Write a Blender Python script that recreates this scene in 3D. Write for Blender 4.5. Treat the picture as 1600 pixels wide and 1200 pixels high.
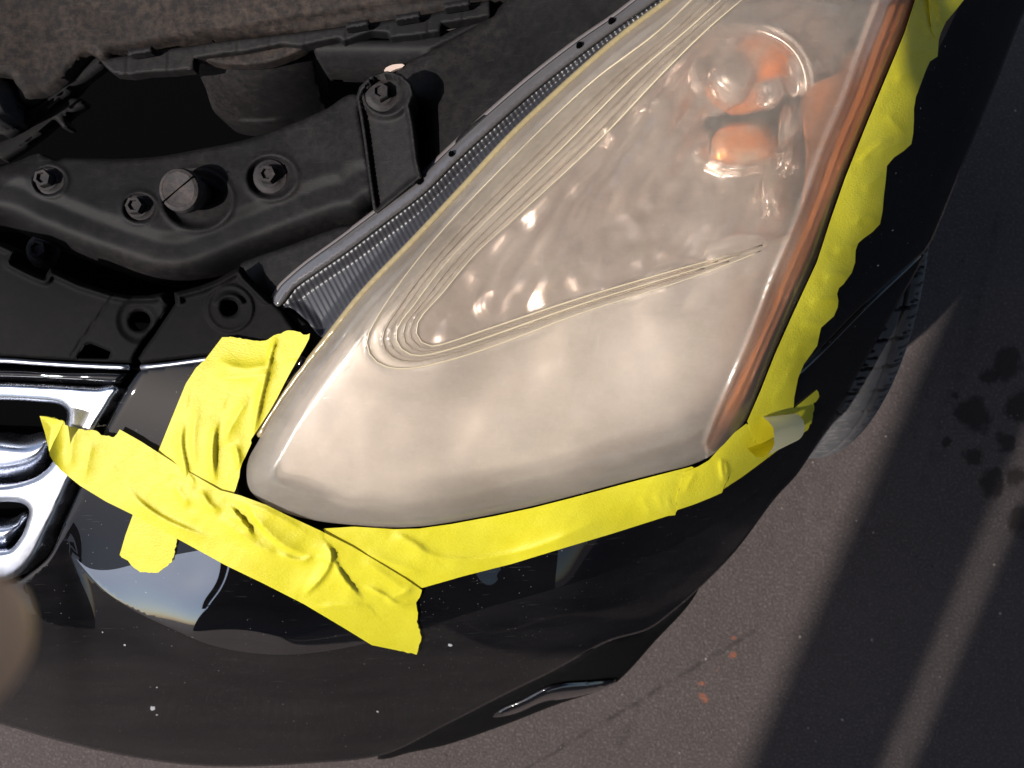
import bpy, bmesh, math, random
import numpy as np
from mathutils import Vector, Matrix, noise
from mathutils.geometry import delaunay_2d_cdt
R = math.radians
random.seed(7); rng = np.random.RandomState(7)
for o in list(bpy.data.objects): bpy.data.objects.remove(o)
sc = bpy.context.scene; col = sc.collection

# ---------------------------------------------------------------- camera, sky, sun, exposure
CZ = 1.45; F = 1209.0                       # camera height (m), focal length in pixels of a 1600 px wide frame
cd = bpy.data.cameras.new('camera'); cam = bpy.data.objects.new('camera', cd); col.objects.link(cam)
cam.location = (0, 0, CZ); cam.rotation_euler = (0, 0, 0)
cd.sensor_width = 36; cd.lens = 36*F/1600; cd.clip_start = .01; cd.clip_end = 400
cd.dof.use_dof = True; cd.dof.focus_distance = .585; cd.dof.aperture_fstop = 10.5
sc.camera = cam
SUN = Vector((.87*.676, .48*.676, -.737)).normalized()      # direction the light travels
EL = math.asin(-SUN.z)
w = bpy.data.worlds.new('World'); sc.world = w; w.use_nodes = True
nt = w.node_tree; sky = nt.nodes.new('ShaderNodeTexSky'); sky.sky_type = 'NISHITA'; sky.sun_disc = False
sky.sun_elevation = EL; sky.sun_rotation = math.atan2(-SUN.x, -SUN.y); sky.dust_density = 1.6; sky.air_density = 1.0
bg = nt.nodes['Background']; bg.inputs[1].default_value = .15
nt.links.new(sky.outputs[0], bg.inputs[0])
sd = bpy.data.lights.new('sun', 'SUN'); so = bpy.data.objects.new('sun', sd); col.objects.link(so)
sd.energy = 4.6; sd.angle = R(.8); sd.color = (1, .955, .89)
so.rotation_euler = SUN.to_track_quat('-Z', 'Y').to_euler()
vs = sc.view_settings; vs.view_transform = 'Standard'; vs.look = 'None'; vs.exposure = 0.15; vs.gamma = 1
try:
    sc.cycles.max_bounces = 10; sc.cycles.transparent_max_bounces = 16; sc.cycles.blur_glossy = .5
except Exception: pass

# ---------------------------------------------------------------- helpers
def W(px, py, z):
    d = CZ-z
    return ((px-800)/F*d, (600-py)/F*d, z)
def Wn(p, z):
    d = (CZ-z)/F
    return np.stack([(p[:, 0]-800)*d, (600-p[:, 1])*d, z], 1)
CTRL = np.array([
 (385,745,.834),(430,640,.850),(525,515,.872),(650,375,.888),(800,219,.903),(925,100,.914),(1050,0,.924),
 (800,550,.868),(700,700,.847),(900,650,.858),(1000,450,.885),(1000,250,.903),(1200,150,.914),(1200,0,.924),
 (616,823,.818),(800,797,.823),(972,753,.828),(1085,720,.826),(500,780,.830),
 (1375,0,.912),(1319,153,.905),(1234,375,.890),(1178,512,.874),(1119,650,.850),
 (1430,0,.900),(1350,200,.888),(1297,350,.875),(1237,490,.858),(1166,659,.832),
 (1506,0,.876),(1430,170,.864),(1380,320,.850),(1310,470,.832),(1245,610,.808),
 (1600,20,.800),(1500,270,.768),(1450,390,.748),(1350,570,.715),(1250,735,.675),(1150,860,.63),(1050,960,.585),
 (1130,760,.79),(1055,800,.79),(950,840,.792),(800,885,.785),(660,920,.783),(900,950,.74),(750,1000,.722),
 (600,1010,.728),(450,1020,.744),(300,1000,.757),(200,945,.772),(120,880,.788),(300,900,.795),(450,920,.793),
 (960,1065,.52),(800,1110,.54),(600,1140,.55),(600,1185,.48),(350,1100,.63),(350,1198,.48),(100,1070,.66),
 (0,1133,.54),(0,1000,.735),(150,1170,.51),
 (0,900,.79),(0,750,.812),(0,600,.836),(100,700,.824),(200,600,.842),(180,760,.817),(300,700,.835),
 (0,420,.85),(200,480,.85),(300,560,.848),(400,480,.855),(0,250,.845),(250,300,.845),(500,250,.86),(500,100,.86),
 (0,0,.845),(500,0,.865),(800,0,.895)], float)
_P = CTRL[:, :2]/1000.; _n = len(_P)
def _U(r2): return np.where(r2 > 1e-14, .5*r2*np.log(np.maximum(r2, 1e-14)), 0)
_K = _U(((_P[:, None]-_P[None])**2).sum(2)) + 2e-4*np.eye(_n)
_A = np.zeros((_n+3, _n+3)); _A[:_n, :_n] = _K; _A[:_n, _n] = 1; _A[:_n, _n+1:] = _P; _A[_n, :_n] = 1; _A[_n+1:, :_n] = _P.T
_C = np.linalg.solve(_A, np.concatenate([CTRL[:, 2], [0, 0, 0]]))
def S(p):                                   # height of the outer skin of the car front at p (n x 2)
    q = np.asarray(p, float)/1000.; out = np.zeros(len(q))
    for i in range(0, len(q), 20000):
        b = q[i:i+20000]
        out[i:i+20000] = _U(((b[:, None]-_P[None])**2).sum(2))@_C[:_n] + _C[_n] + b@_C[_n+1:]
    return out
def S1(x, y): return float(S(np.array([[x, y]]))[0])
def curve(pts, step=6, closed=True, smooth=True):
    P = [np.array(p[:2], float) for p in pts]; n = len(P); out = []
    rngn = n if closed else n-1
    for i in range(rngn):
        p1, p2 = P[i], P[(i+1) % n]
        p0 = P[(i-1) % n] if (closed or i > 0) else p1; p3 = P[(i+2) % n] if (closed or i+2 < n) else p2
        m = max(1, int(np.linalg.norm(p2-p1)/step))
        for k in range(m):
            t = k/m
            if smooth:      # centripetal-ish: limited tangents
                L = np.linalg.norm(p2-p1)+1e-9
                t1 = (p2-p0); t2 = (p3-p1)
                t1 = t1/(np.linalg.norm(t1)+1e-9)*L; t2 = t2/(np.linalg.norm(t2)+1e-9)*L
                h = (2*t**3-3*t**2+1)*p1+(t**3-2*t*t+t)*t1+(-2*t**3+3*t*t)*p2+(t**3-t*t)*t2
                out.append(h)
            else: out.append(p1*(1-t)+p2*t)
    if not closed: out.append(P[-1])
    return np.array(out)
def dist(p, line, closed=True):
    a = line; b = np.roll(line, -1, 0)
    if not closed: a = a[:-1]; b = b[:-1]
    best = np.full(len(p), 1e9); d = b-a; l2 = (d**2).sum(1)+1e-12
    for i in range(0, len(p), 4000):
        q = p[i:i+4000, None]-a[None]; t = np.clip((q*d).sum(2)/l2, 0, 1)
        best[i:i+4000] = np.sqrt(((q-t[..., None]*d)**2).sum(2)).min(1)
    return best
def inside(p, poly):
    x, y = p[:, 0], p[:, 1]; c = np.zeros(len(p), bool); n = len(poly)
    for i in range(n):
        x1, y1 = poly[i]; x2, y2 = poly[(i+1) % n]
        if y1 == y2: continue
        m = (y1 > y) != (y2 > y); c ^= m & (x < (x2-x1)*(y-y1)/(y2-y1)+x1)
    return c
def sstep(t): t = np.clip(t, 0, 1); return t*t*(3-2*t)
def fbm(p, scale, seed=0, oct=3):
    return np.array([noise.fractal(Vector((a/scale+seed*7.3, b/scale-seed*3.1, seed*1.7)), 1.0, 2.0, oct) for a, b in p])
def tag(o, label=None, cat=None, group=None, kind=None):
    if label: o['label'] = label
    if cat: o['category'] = cat
    if group: o['group'] = group
    if kind: o['kind'] = kind
    return o
def link(name, me, mat, parent=None, smooth=True):
    o = bpy.data.objects.new(name, me); col.objects.link(o)
    for m in (mat if isinstance(mat, (list, tuple)) else [mat]): me.materials.append(m)
    if parent: o.parent = parent; o.matrix_parent_inverse = parent.matrix_world.inverted() if parent.type != 'EMPTY' else Matrix.Translation(-parent.location)
    if smooth: me.polygons.foreach_set('use_smooth', [True]*len(me.polygons))
    me.update(); return o
def patch(name, pts, zf, mat, parent=None, res=8, holes=(), skirt=.01, smooth=True, share=False, slot=None, lines=()):
    """a sheet with the given outline at height zf(points, distance to the edge), with walls of depth skirt round every edge"""
    outs = [curve(pts, res, True, smooth)]+[curve(h, min(res, 5), True, smooth) for h in holes]
    allb = np.concatenate(outs); g = res
    lo, hi = outs[0].min(0), outs[0].max(0)
    gx, gy = np.meshgrid(np.arange(lo[0], hi[0], g), np.arange(lo[1], hi[1], g*.87))
    gx = gx+np.where(np.arange(gx.shape[0])[:, None] % 2, g*.5, 0)
    G = np.stack([gx.ravel(), gy.ravel()], 1)
    m = inside(G, outs[0])
    for h in outs[1:]: m &= ~inside(G, h)
    G = G[m]
    d = np.full(len(G), 1e9)
    for o_ in outs: d = np.minimum(d, dist(G, o_))
    k = d > g*1.15; G = G[k]
    ex = []
    for o_ in outs:                     # a regular row of points just inside every edge
        t = np.roll(o_, -1, 0)-np.roll(o_, 1, 0); t = t/(np.linalg.norm(t, axis=1)[:, None]+1e-9); nr = np.stack([t[:, 1], -t[:, 0]], 1)
        for sg in (1, -1): ex.append(o_+nr*g*.6*sg)
    ex = np.concatenate(ex); m = inside(ex, outs[0])
    for h in outs[1:]: m &= ~inside(ex, h)
    ex = ex[m]; de = np.full(len(ex), 1e9)
    for o_ in outs: de = np.minimum(de, dist(ex, o_))
    G = np.concatenate([G, ex[de > g*.5]])
    LN = []
    for l in lines:
        l = np.asarray(l); keep = inside(l, outs[0]) & (dist(l, outs[0]) > g*.5); LN.append((l, keep)); G = G[dist(G, l, False) > g*.5]
    P = np.concatenate([allb, G]); edges = []; s = 0
    for l, keep in LN:
        idx = []
        for q, k in zip(l, keep):
            if k: idx.append(len(P)); P = np.concatenate([P, q[None]])
            else: idx.append(None)
        edges += [(a, b) for a, b in zip(idx, idx[1:]) if a is not None and b is not None]
    for o_ in outs:
        n = len(o_); edges += [(s+i, s+(i+1) % n) for i in range(n)]; s += n
    r = delaunay_2d_cdt([Vector(p) for p in P], edges, [], 0, 1e-5)
    V = np.array([(v.x, v.y) for v in r[0]]); T = np.array([f for f in r[2] if len(f) == 3])
    c = V[T].mean(1); m = inside(c, outs[0])
    for h in outs[1:]: m &= ~inside(c, h)
    T = T[m]
    used = np.unique(T); mp = -np.ones(len(V), int); mp[used] = np.arange(len(used)); V = V[used]; T = mp[T]
    dd = np.full(len(V), 1e9)
    for o_ in outs: dd = np.minimum(dd, dist(V, o_))
    z = zf(V, dd); X = Wn(V, z)
    a = X[T[:, 0]]; n_ = np.cross(X[T[:, 1]]-a, X[T[:, 2]]-a); fl = n_[:, 2] < 0
    T[fl] = T[fl][:, ::-1]
    cnt = {}
    for t in T:
        for i in range(3):
            e = (int(t[i]), int(t[(i+1) % 3])); cnt[e] = 1
    bd = [e for e in cnt if (e[1], e[0]) not in cnt]
    faces = [tuple(map(int, t)) for t in T]; verts = [tuple(x) for x in X]
    nf = len(faces)
    if skirt:
        top = {}; bot = {}
        for e in bd:
            for v in e:
                if v not in bot:
                    if share: top[v] = v
                    else: top[v] = len(verts); verts.append(tuple(X[v]))
                    bot[v] = len(verts); verts.append((X[v][0], X[v][1], X[v][2]-skirt))
        for a_, b_ in bd: faces.append((top[b_], top[a_], bot[a_], bot[b_]))
    me = bpy.data.meshes.new(name); me.from_pydata(verts, [], faces)
    o = link(name, me, mat, parent)
    if slot is not None:
        sl = slot(V[T].mean(1)).astype(int)
        me.polygons.foreach_set('material_index', list(sl)+[0]*(len(faces)-nf))
    return o
def roll(d, r, a):                          # how far a rounded edge falls at distance d from it
    t = np.clip(d/r, 0, 1); return a*(1-t)**2.2
def mesh_from_bm(name, bm, mat, parent=None, smooth=True):
    me = bpy.data.meshes.new(name); bm.to_mesh(me); bm.free(); return link(name, me, mat, parent, smooth)
def lathe(name, prof, mat, parent=None, n=32, loc=(0, 0, 0), rot=None, smooth=True):
    bm = bmesh.new(); rings = []
    for r, z in prof:
        rings.append([bm.verts.new((r*math.cos(2*math.pi*i/n), r*math.sin(2*math.pi*i/n), z)) for i in range(n)] if r > 1e-6 else [bm.verts.new((0, 0, z))])
    for a, b in zip(rings, rings[1:]):
        for i in range(n):
            j = (i+1) % n
            f = [a[i % len(a)], a[j % len(a)], b[j % len(b)], b[i % len(b)]]
            u = []
            for v in f:
                if v not in u: u.append(v)
            if len(u) > 2: bm.faces.new(u)
    bmesh.ops.recalc_face_normals(bm, faces=bm.faces)
    o = mesh_from_bm(name, bm, mat, parent, smooth)
    if smooth: sharp(o)
    if rot is not None: o.rotation_euler = rot
    o.location = loc if not parent or parent.type == 'EMPTY' else loc
    return o
def sharp(o, ang=40):
    me = o.data; bm = bmesh.new(); bm.from_mesh(me)
    for e in bm.edges:
        if len(e.link_faces) == 2 and e.calc_face_angle(0) > R(ang): e.smooth = False
    bm.to_mesh(me); bm.free()
def tube(name, pts, rad, mat, parent=None, n=10):
    """round bar through 3-D points; rad a number or list"""
    pts = [Vector(p) for p in pts]; bm = bmesh.new(); prev = None; first = None
    for i, p in enumerate(pts):
        t = (pts[min(i+1, len(pts)-1)]-pts[max(i-1, 0)]).normalized(); q = t.to_track_quat('Z', 'Y')
        r = rad[i] if isinstance(rad, (list, tuple)) else rad
        ring = [bm.verts.new(p+q@Vector((r*math.cos(2*math.pi*k/n), r*math.sin(2*math.pi*k/n), 0))) for k in range(n)]
        if prev:
            for k in range(n): bm.faces.new((prev[k], prev[(k+1) % n], ring[(k+1) % n], ring[k]))
        else: first = ring
        prev = ring
    bm.faces.new(first); bm.faces.new(prev)
    bmesh.ops.recalc_face_normals(bm, faces=bm.faces)
    return mesh_from_bm(name, bm, mat, parent)
def box(name, lo, hi, mat, parent=None, M=None, bev=0):
    bm = bmesh.new(); bmesh.ops.create_cube(bm, size=1)
    for v in bm.verts: v.co = Vector([lo[i]+(v.co[i]+.5)*(hi[i]-lo[i]) for i in range(3)])
    if bev: bmesh.ops.bevel(bm, geom=bm.edges[:], offset=bev, segments=2, affect='EDGES')
    if M: bm.transform(M)
    return mesh_from_bm(name, bm, mat, parent, False)

# ---------------------------------------------------------------- materials
class N:
    def __init__(s, name):
        s.m = bpy.data.materials.new(name); s.m.use_nodes = True; s.t = s.m.node_tree; s.b = s.t.nodes['Principled BSDF']; s.out = s.t.nodes['Material Output']
        tc = s.t.nodes.new('ShaderNodeTexCoord'); s.co = tc.outputs['Object']
        g = s.t.nodes.new('ShaderNodeNewGeometry'); s.pos = g.outputs['Position']; s.geo = g
    def new(s, k, **kw):
        n = s.t.nodes.new(k)
        for a, v in kw.items(): setattr(n, a, v)
        return n
    def set(s, **kw):
        for k, v in kw.items(): s.b.inputs[k.replace('_', ' ')].default_value = v
        return s
    def put(s, key, sock): s.t.links.new(sock, s.b.inputs[key]); return s
    def lk(s, a, b): s.t.links.new(a, b)
    def noise(s, scale, detail=4, rough=.6, stretch=None, seed=0):
        n = s.new('ShaderNodeTexNoise'); n.inputs['Scale'].default_value = scale; n.inputs['Detail'].default_value = detail; n.inputs['Roughness'].default_value = rough
        v = s.pos
        if stretch or seed:
            mp = s.new('ShaderNodeMapping'); s.lk(v, mp.inputs[0]); mp.inputs['Location'].default_value = (seed*1.3, seed*.7, 0)
            if stretch: mp.inputs['Scale'].default_value = stretch[:3]; mp.inputs['Rotation'].default_value = (0, 0, stretch[3] if len(stretch) > 3 else 0)
            v = mp.outputs[0]
        s.lk(v, n.inputs['Vector']); return n.outputs['Fac']
    def ramp(s, sock, stops):
        r = s.new('ShaderNodeValToRGB'); el = r.color_ramp.elements
        while len(el) < len(stops): el.new(.5)
        for e, (p, c) in zip(el, stops): e.position = p; e.color = (c if len(c) == 4 else (*c, 1)) if isinstance(c, (tuple, list)) else (c, c, c, 1)
        s.lk(sock, r.inputs[0]); return r.outputs[0]
    def math(s, op, a, b=None, clamp=False):
        n = s.new('ShaderNodeMath', operation=op, use_clamp=clamp)
        for i, x in enumerate((a, b)):
            if x is None: continue
            if isinstance(x, (int, float)): n.inputs[i].default_value = x
            else: s.lk(x, n.inputs[i])
        return n.outputs[0]
    def mix(s, fac, a, b):
        n = s.new('ShaderNodeMix', data_type='RGBA')
        if isinstance(fac, (int, float)): n.inputs['Factor'].default_value = fac
        else: s.lk(fac, n.inputs['Factor'])
        for k, x in ((6, a), (7, b)):
            if isinstance(x, (tuple, list)): n.inputs[k].default_value = (*x[:3], 1)
            else: s.lk(x, n.inputs[k])
        return n.outputs[2]
    def bump(s, h, strength=.3, dist=.001, inv=False):
        n = s.new('ShaderNodeBump', invert=inv); n.inputs['Strength'].default_value = strength; n.inputs['Distance'].default_value = dist
        s.lk(h, n.inputs['Height']); return n.outputs[0]
    def specks(s, scale, size, rnd=.0):
        v = s.new('ShaderNodeTexVoronoi'); v.inputs['Scale'].default_value = scale; s.lk(s.pos, v.inputs['Vector'])
        a = s.math('LESS_THAN', v.outputs['Distance'], size)
        c = s.new('ShaderNodeSeparateColor'); s.lk(v.outputs['Color'], c.inputs[0])
        return s.math('MULTIPLY', a, s.math('GREATER_THAN', c.outputs[0], rnd))

def plastic(name, base=.02, dust=.35, tint=(.16, .12, .10), rough=.55, spec=.12, seed=0, area=None):
    n = N(name); a = n.noise(9, 6, .65, seed=seed+1); b = n.noise(160, 3, .7, seed=seed)
    m = n.math('MULTIPLY', n.ramp(a, [(.38, 0.05), (.68, 1)]), n.ramp(b, [(.38, .2), (.66, 1.25)]))
    m = n.math('MULTIPLY', m, dust)
    if area:        # the settled dust ends along a line on the panel
        sx = n.new('ShaderNodeSeparateXYZ'); n.lk(n.pos, sx.inputs[0]); nx_, ny_, off_, wd_ = area
        q = n.math('ADD', n.math('ADD', n.math('MULTIPLY', sx.outputs[0], nx_), n.math('MULTIPLY', sx.outputs[1], ny_)), n.math('MULTIPLY', n.math('SUBTRACT', n.noise(14, 5, .7, seed=seed+8), .5), .16))
        m = n.math('MULTIPLY', m, n.ramp(n.math('DIVIDE', n.math('SUBTRACT', q, off_), wd_, True), [(0, .12), (1, 1)]))
    sc_ = n.ramp(n.noise(60, 3, .5, (1, 9, 1, .6), seed=seed+3), [(.62, 0), (.7, .4)])
    c = n.mix(m, (base, base*.98, base*1.08), tint)
    c = n.mix(n.math('MULTIPLY', sc_, .10*min(1, dust*4)), c, (.3, .27, .26))
    n.put('Base Color', c).put('Roughness', n.math('ADD', n.math('MULTIPLY', m, .3), rough))
    n.b.inputs['Specular IOR Level'].default_value = spec
    n.put('Normal', n.bump(n.noise(900, 3, .6), .25, .0006))
    return n.m
M = {}
M['cover'] = plastic('black_cover_plastic', .005, .02, rough=.62, seed=2, spec=.05)
M['shroud'] = plastic('dusty_black_plastic', .007, .10, tint=(.13, .105, .10), seed=5)
M['dusty'] = plastic('brown_dusted_plastic', 0.012, .27, tint=(.17, .118, .09), rough=.7, seed=9, area=(-.35, .94, .265, .05))
M['duct'] = plastic('grey_black_duct_plastic', .009, .13, tint=(.13, .105, .10), rough=.55, seed=12)
M['hidden'] = plastic('matt_black_inner_plastic', .0015, .0, rough=.9, spec=.02, seed=3)
def paint(name, base, coat, spk, dusty, seed, metallic=0, rough=.12, f0=.5):
    n = N(name)
    d = n.math('MULTIPLY', n.ramp(n.noise(7, 7, .7, (1, 3.5, 1, .5), seed=seed), [(.4, .1), (.75, 1)]), dusty)
    sp = n.math('MULTIPLY', n.specks(300, .11, .88), spk)
    sp2 = n.math('MULTIPLY', n.specks(70, .05, .78), spk)
    scr = n.ramp(n.noise(45, 2, .4, (1, 14, 1, -.35), seed=seed+4), [(.70, 0), (.735, .5)])
    c = n.mix(d, base, (.13, .115, .11)); c = n.mix(n.math('MULTIPLY', scr, .06), c, (.5, .5, .5))
    c = n.mix(n.math('MAXIMUM', sp, sp2), c, (.55, .53, .52))
    n.put('Base Color', c)
    n.set(Metallic=metallic, Coat_Weight=coat, Coat_Roughness=.03)
    n.b.inputs['Specular IOR Level'].default_value = f0
    n.put('Roughness', n.math('ADD', n.math('MULTIPLY', d, .5), rough))
    n.put('Coat Roughness', n.math('ADD', n.math('MULTIPLY', n.noise(20, 5, .6, seed=seed+1), .03), n.math('MULTIPLY', d, .06)))
    n.put('Normal', n.bump(n.noise(350, 2, .5), .03, .0004))
    return n.m
M['paint'] = paint('dusty_black_car_paint', (.004, .004, .005), .7, .28, .06, 1, f0=.0)
M['paint_clean'] = paint('glossy_black_car_paint', (.003, .003, .004), 1, .3, .012, 4, rough=.06, f0=.0)
M['paint_clean'].node_tree.nodes['Principled BSDF'].inputs['Coat IOR'].default_value = 1.4
M['paint_sky_glint'] = paint('black_paint_sky_reflection', (.003, .003, .004), 1, .3, .012, 4, rough=.06, f0=.0)
M['paint_sky_glint'].node_tree.nodes['Principled BSDF'].inputs['Coat IOR'].default_value = 3.2  # coat reflectivity raised to paint in a bright sky reflection
M['trim'] = paint('gloss_black_lower_trim', (.006, .006, .008), 1, .1, .02, 8, rough=.1)
def chrome(name, rough, basec, spot=.25):
    n = N(name); a = n.noise(230, 4, .7)
    n.set(Metallic=1.0)
    n.put('Base Color', n.mix(n.ramp(a, [(.5, 0), (.75, spot)]), basec, (.35, .35, .4)))
    n.put('Roughness', n.math('ADD', n.math('MULTIPLY', n.ramp(n.noise(60, 5, .7), [(.3, 0), (.8, 1)]), .12), rough))
    n.put('Normal', n.bump(a, .06, .0005)); return n.m
M['chrome'] = chrome('bright_chrome', .22, (.47, .49, .55))
M['satin'] = chrome('dusty_satin_chrome', .32, (.40, .41, .46))
M['steel'] = chrome('dull_bolt_steel', .45, (.16, .14, .135), .8); M['steel'] = plastic('dusty_painted_bolt', .02, .28, tint=(.15, .11, .105), rough=.6, seed=31, spec=.2)

def tape_mat(name):
    n = N(name)
    cr = n.noise(420, 3, .65, (1, 2.2, 1, .9)); big = n.noise(25, 4, .6)
    c = n.mix(n.ramp(big, [(.35, 0), (.7, 1)]), (.72, .64, .022), (.78, .71, .042))
    c = n.mix(n.ramp(cr, [(.45, 0), (.8, .35)]), c, (.62, .52, .025))
    c = n.mix(n.geo.outputs['Backfacing'], c, (.90, .83, .60))
    n.put('Base Color', c); n.set(Roughness=.42)
    n.b.inputs['Specular IOR Level'].default_value = .5
    n.put('Normal', n.bump(n.math('ADD', cr, n.math('MULTIPLY', n.noise(1500, 2, .5), .5)), .7, .0006))
    tr = n.new('ShaderNodeBsdfTranslucent'); n.lk(c, tr.inputs[0])
    mx = n.new('ShaderNodeMixShader'); mx.inputs[0].default_value = .16
    n.lk(n.b.outputs[0], mx.inputs[1]); n.lk(tr.outputs[0], mx.inputs[2]); n.lk(mx.outputs[0], n.out.inputs[0])
    return n.m
M['tape'] = tape_mat('yellow_crepe_masking_tape')

def lens_mat(name, h0=.30, h1=.52, rg=.22, rmix=.42, yc=((.83, .745, .67), (.81, .725, .60))):
    n = N(name)
    hz = n.noise(14, 5, .6); fine = n.noise(500, 3, .7); 
    scr = n.ramp(n.noise(55, 2, .5, (1, 11, 1, .7)), [(.66, 0), (.72, 1)])
    scr2 = n.ramp(n.noise(60, 2, .5, (12, 1, 1, .3), seed=4), [(.68, 0), (.73, 1)])
    dif = n.new('ShaderNodeBsdfDiffuse'); dif.inputs[0].default_value = (.93, .82, .74, 1)
    trl = n.new('ShaderNodeBsdfTranslucent'); trl.inputs[0].default_value = (.84, .73, .63, 1)
    yl = n.mix(n.ramp(n.noise(9, 5, .7, seed=8), [(.42, 0), (.7, 1)]), *yc); n.lk(yl, dif.inputs[0])
    hazebs = n.new('ShaderNodeMixShader'); hazebs.inputs[0].default_value = .45; n.lk(dif.outputs[0], hazebs.inputs[1]); n.lk(trl.outputs[0], hazebs.inputs[2])
    tp = n.new('ShaderNodeBsdfTransparent'); tp.inputs[0].default_value = (.96, .895, .83, 1)
    rf = n.new('ShaderNodeBsdfRefraction'); rf.inputs['Color'].default_value = (.96, .895, .83, 1); rf.inputs['Roughness'].default_value = .34; rf.inputs['IOR'].default_value = 1.18
    thr = n.new('ShaderNodeMixShader'); thr.inputs[0].default_value = rmix; n.lk(tp.outputs[0], thr.inputs[1]); n.lk(rf.outputs[0], thr.inputs[2])
    f = n.math('ADD', n.ramp(hz, [(.3, h0), (.75, h1)]), n.math('MULTIPLY', n.math('ADD', scr, scr2), .06))
    f = n.math('ADD', f, n.math('MULTIPLY', n.math('SUBTRACT', n.noise(230, 4, .75, seed=2), .5), .22))
    f = n.math('ADD', f, n.math('MULTIPLY', n.math('SUBTRACT', n.noise(40, 5, .7, (1, 2.6, 1, .8), seed=7), .5), .20))
    dk = n.ramp(n.noise(34, 2, .3, (1, 7, 1, .9), seed=12), [(.745, 0), (.76, .6)])
    f = n.math('SUBTRACT', f, n.math('MULTIPLY', dk, .07), True)
    f = n.math('ADD', f, n.math('MULTIPLY', n.specks(180, .06, .9), .3), True)
    body = n.new('ShaderNodeMixShader'); n.lk(f, body.inputs[0]); n.lk(thr.outputs[0], body.inputs[1]); n.lk(hazebs.outputs[0], body.inputs[2])
    gl = n.new('ShaderNodeBsdfGlossy'); gl.inputs['Roughness'].default_value = rg; bp = n.bump(n.math('ADD', fine, n.math('MULTIPLY', n.math('ADD', scr, scr2), .8)), .22, .0003); n.lk(bp, gl.inputs['Normal']); n.lk(bp, dif.inputs['Normal'])
    fr = n.new('ShaderNodeFresnel'); fr.inputs[0].default_value = 1.5
    top = n.new('ShaderNodeMixShader'); n.lk(fr.outputs[0], top.inputs[0]); n.lk(body.outputs[0], top.inputs[1]); n.lk(gl.outputs[0], top.inputs[2])
    n.lk(top.outputs[0], n.out.inputs[0]); n.t.nodes.remove(n.b); return n.m
M['lens'] = lens_mat('hazed_yellowed_polycarbonate'); M['lens_side'] = lens_mat('clearer_polycarbonate_side', .20, .30, .14); M['lens_mid'] = lens_mat('less_hazed_polycarbonate', .24, .40); M['lens_band'] = lens_mat('yellowed_ribbed_polycarbonate', .26, .40, yc=((.96, .85, .72), (.94, .83, .66)))
def clear_mat(name, tint=(.8, .8, .82), body=.25, rough=.1):
    n = N(name); tp = n.new('ShaderNodeBsdfTransparent'); tp.inputs[0].default_value = (*tint, 1)
    di = n.new('ShaderNodeBsdfDiffuse'); di.inputs[0].default_value = (.5, .47, .46, 1)
    mx = n.new('ShaderNodeMixShader'); mx.inputs[0].default_value = body; n.lk(tp.outputs[0], mx.inputs[1]); n.lk(di.outputs[0], mx.inputs[2])
    gl = n.new('ShaderNodeBsdfGlossy'); gl.inputs['Roughness'].default_value = rough
    fr = n.new('ShaderNodeFresnel'); fr.inputs[0].default_value = 1.55
    t = n.new('ShaderNodeMixShader'); n.lk(fr.outputs[0], t.inputs[0]); n.lk(mx.outputs[0], t.inputs[1]); n.lk(gl.outputs[0], t.inputs[2])
    n.lk(t.outputs[0], n.out.inputs[0]); n.t.nodes.remove(n.b); return n.m
M['clear'] = clear_mat('clear_plastic_flange')
def simple(name, c, rough=.5, met=0, **kw):
    n = N(name); n.set(Base_Color=(*c, 1), Roughness=rough, Metallic=met)
    v = n.noise(120, 4, .6); n.put('Base Color', n.mix(n.ramp(v, [(.3, 0), (.8, .3)]), c, tuple(x*.6 for x in c)))
    for k, x in kw.items(): n.b.inputs[k.replace('_', ' ')].default_value = x
    return n.m
M['bezel'] = simple('silvered_bezel', (.74, .70, .675), .48, .5)
M['hot'] = simple('hotspot_metal', (.97, .93, .89), .36, .6)  # brighter than the bezel, for the white highlights
M['reflector'] = simple('silvered_reflector', (.86, .76, .72), .28, .85)
M['amber'] = simple('amber_plastic', (1.0, .38, .12), .3, .0)
M['bulb'] = simple('amber_bulb_glass', (1.0, .27, .02), .3, .3)

def bulb_mat():
    n = N('amber_tinted_reflection'); n.put('Base Color', n.mix(n.ramp(n.noise(55, 3, .6), [(.42, 0), (.62, 1)]), (.95, .28, .03), (.75, .55, .42))); n.set(Roughness=.3, Metallic=.45); return n.m
M['bulb'] = bulb_mat()
M['flange'] = simple('smoky_clear_flange', (.10, .095, .10), .12, 0, Coat_Weight=1.0)
M['palestrip'] = simple('pale_inner_plastic', (.20, .175, .175), .3)
M['rim'] = simple('yellowed_rim_plastic', (.34, .27, .15), .2)
M['rib'] = simple('ribbed_grey_plastic', (.035, .035, .042), .38, .0)
M['rubber'] = plastic('brown_black_rubber', .03, .5, tint=(.13, .10, .09), rough=.6, seed=15)
def tyre_mat():
    n = N('tyre_rubber'); d = n.ramp(n.noise(30, 5, .7), [(.3, .3), (.7, 1)])
    n.put('Base Color', n.mix(d, (.05, .05, .054), (.14, .13, .135))); n.set(Roughness=.8); n.put('Normal', n.bump(n.noise(500, 3, .6), .3, .001)); return n.m
M['tyre'] = tyre_mat()
def skin_mat():
    n = N('skin'); n.put('Base Color', n.mix(n.noise(60, 3), (.84, .50, .33), (.90, .60, .43))); n.set(Roughness=.5, Subsurface_Weight=.15, Subsurface_Scale=.004)
    return n.m
M['skin'] = skin_mat()
M['wood'] = plastic('shade_canopy_timber', .05, .3, tint=(.10, .07, .05), rough=.7, seed=21)
M['pale'] = simple('pale_plastic', (.55, .42, .36), .5)
M['bead'] = simple('cream_moulding', (.64, .54, .38), .3)
M['chip'] = simple('bare_primer_chip', (.36, .36, .39), .6)
M['stone'] = simple('pale_grit', (.38, .33, .30), .8)
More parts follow.
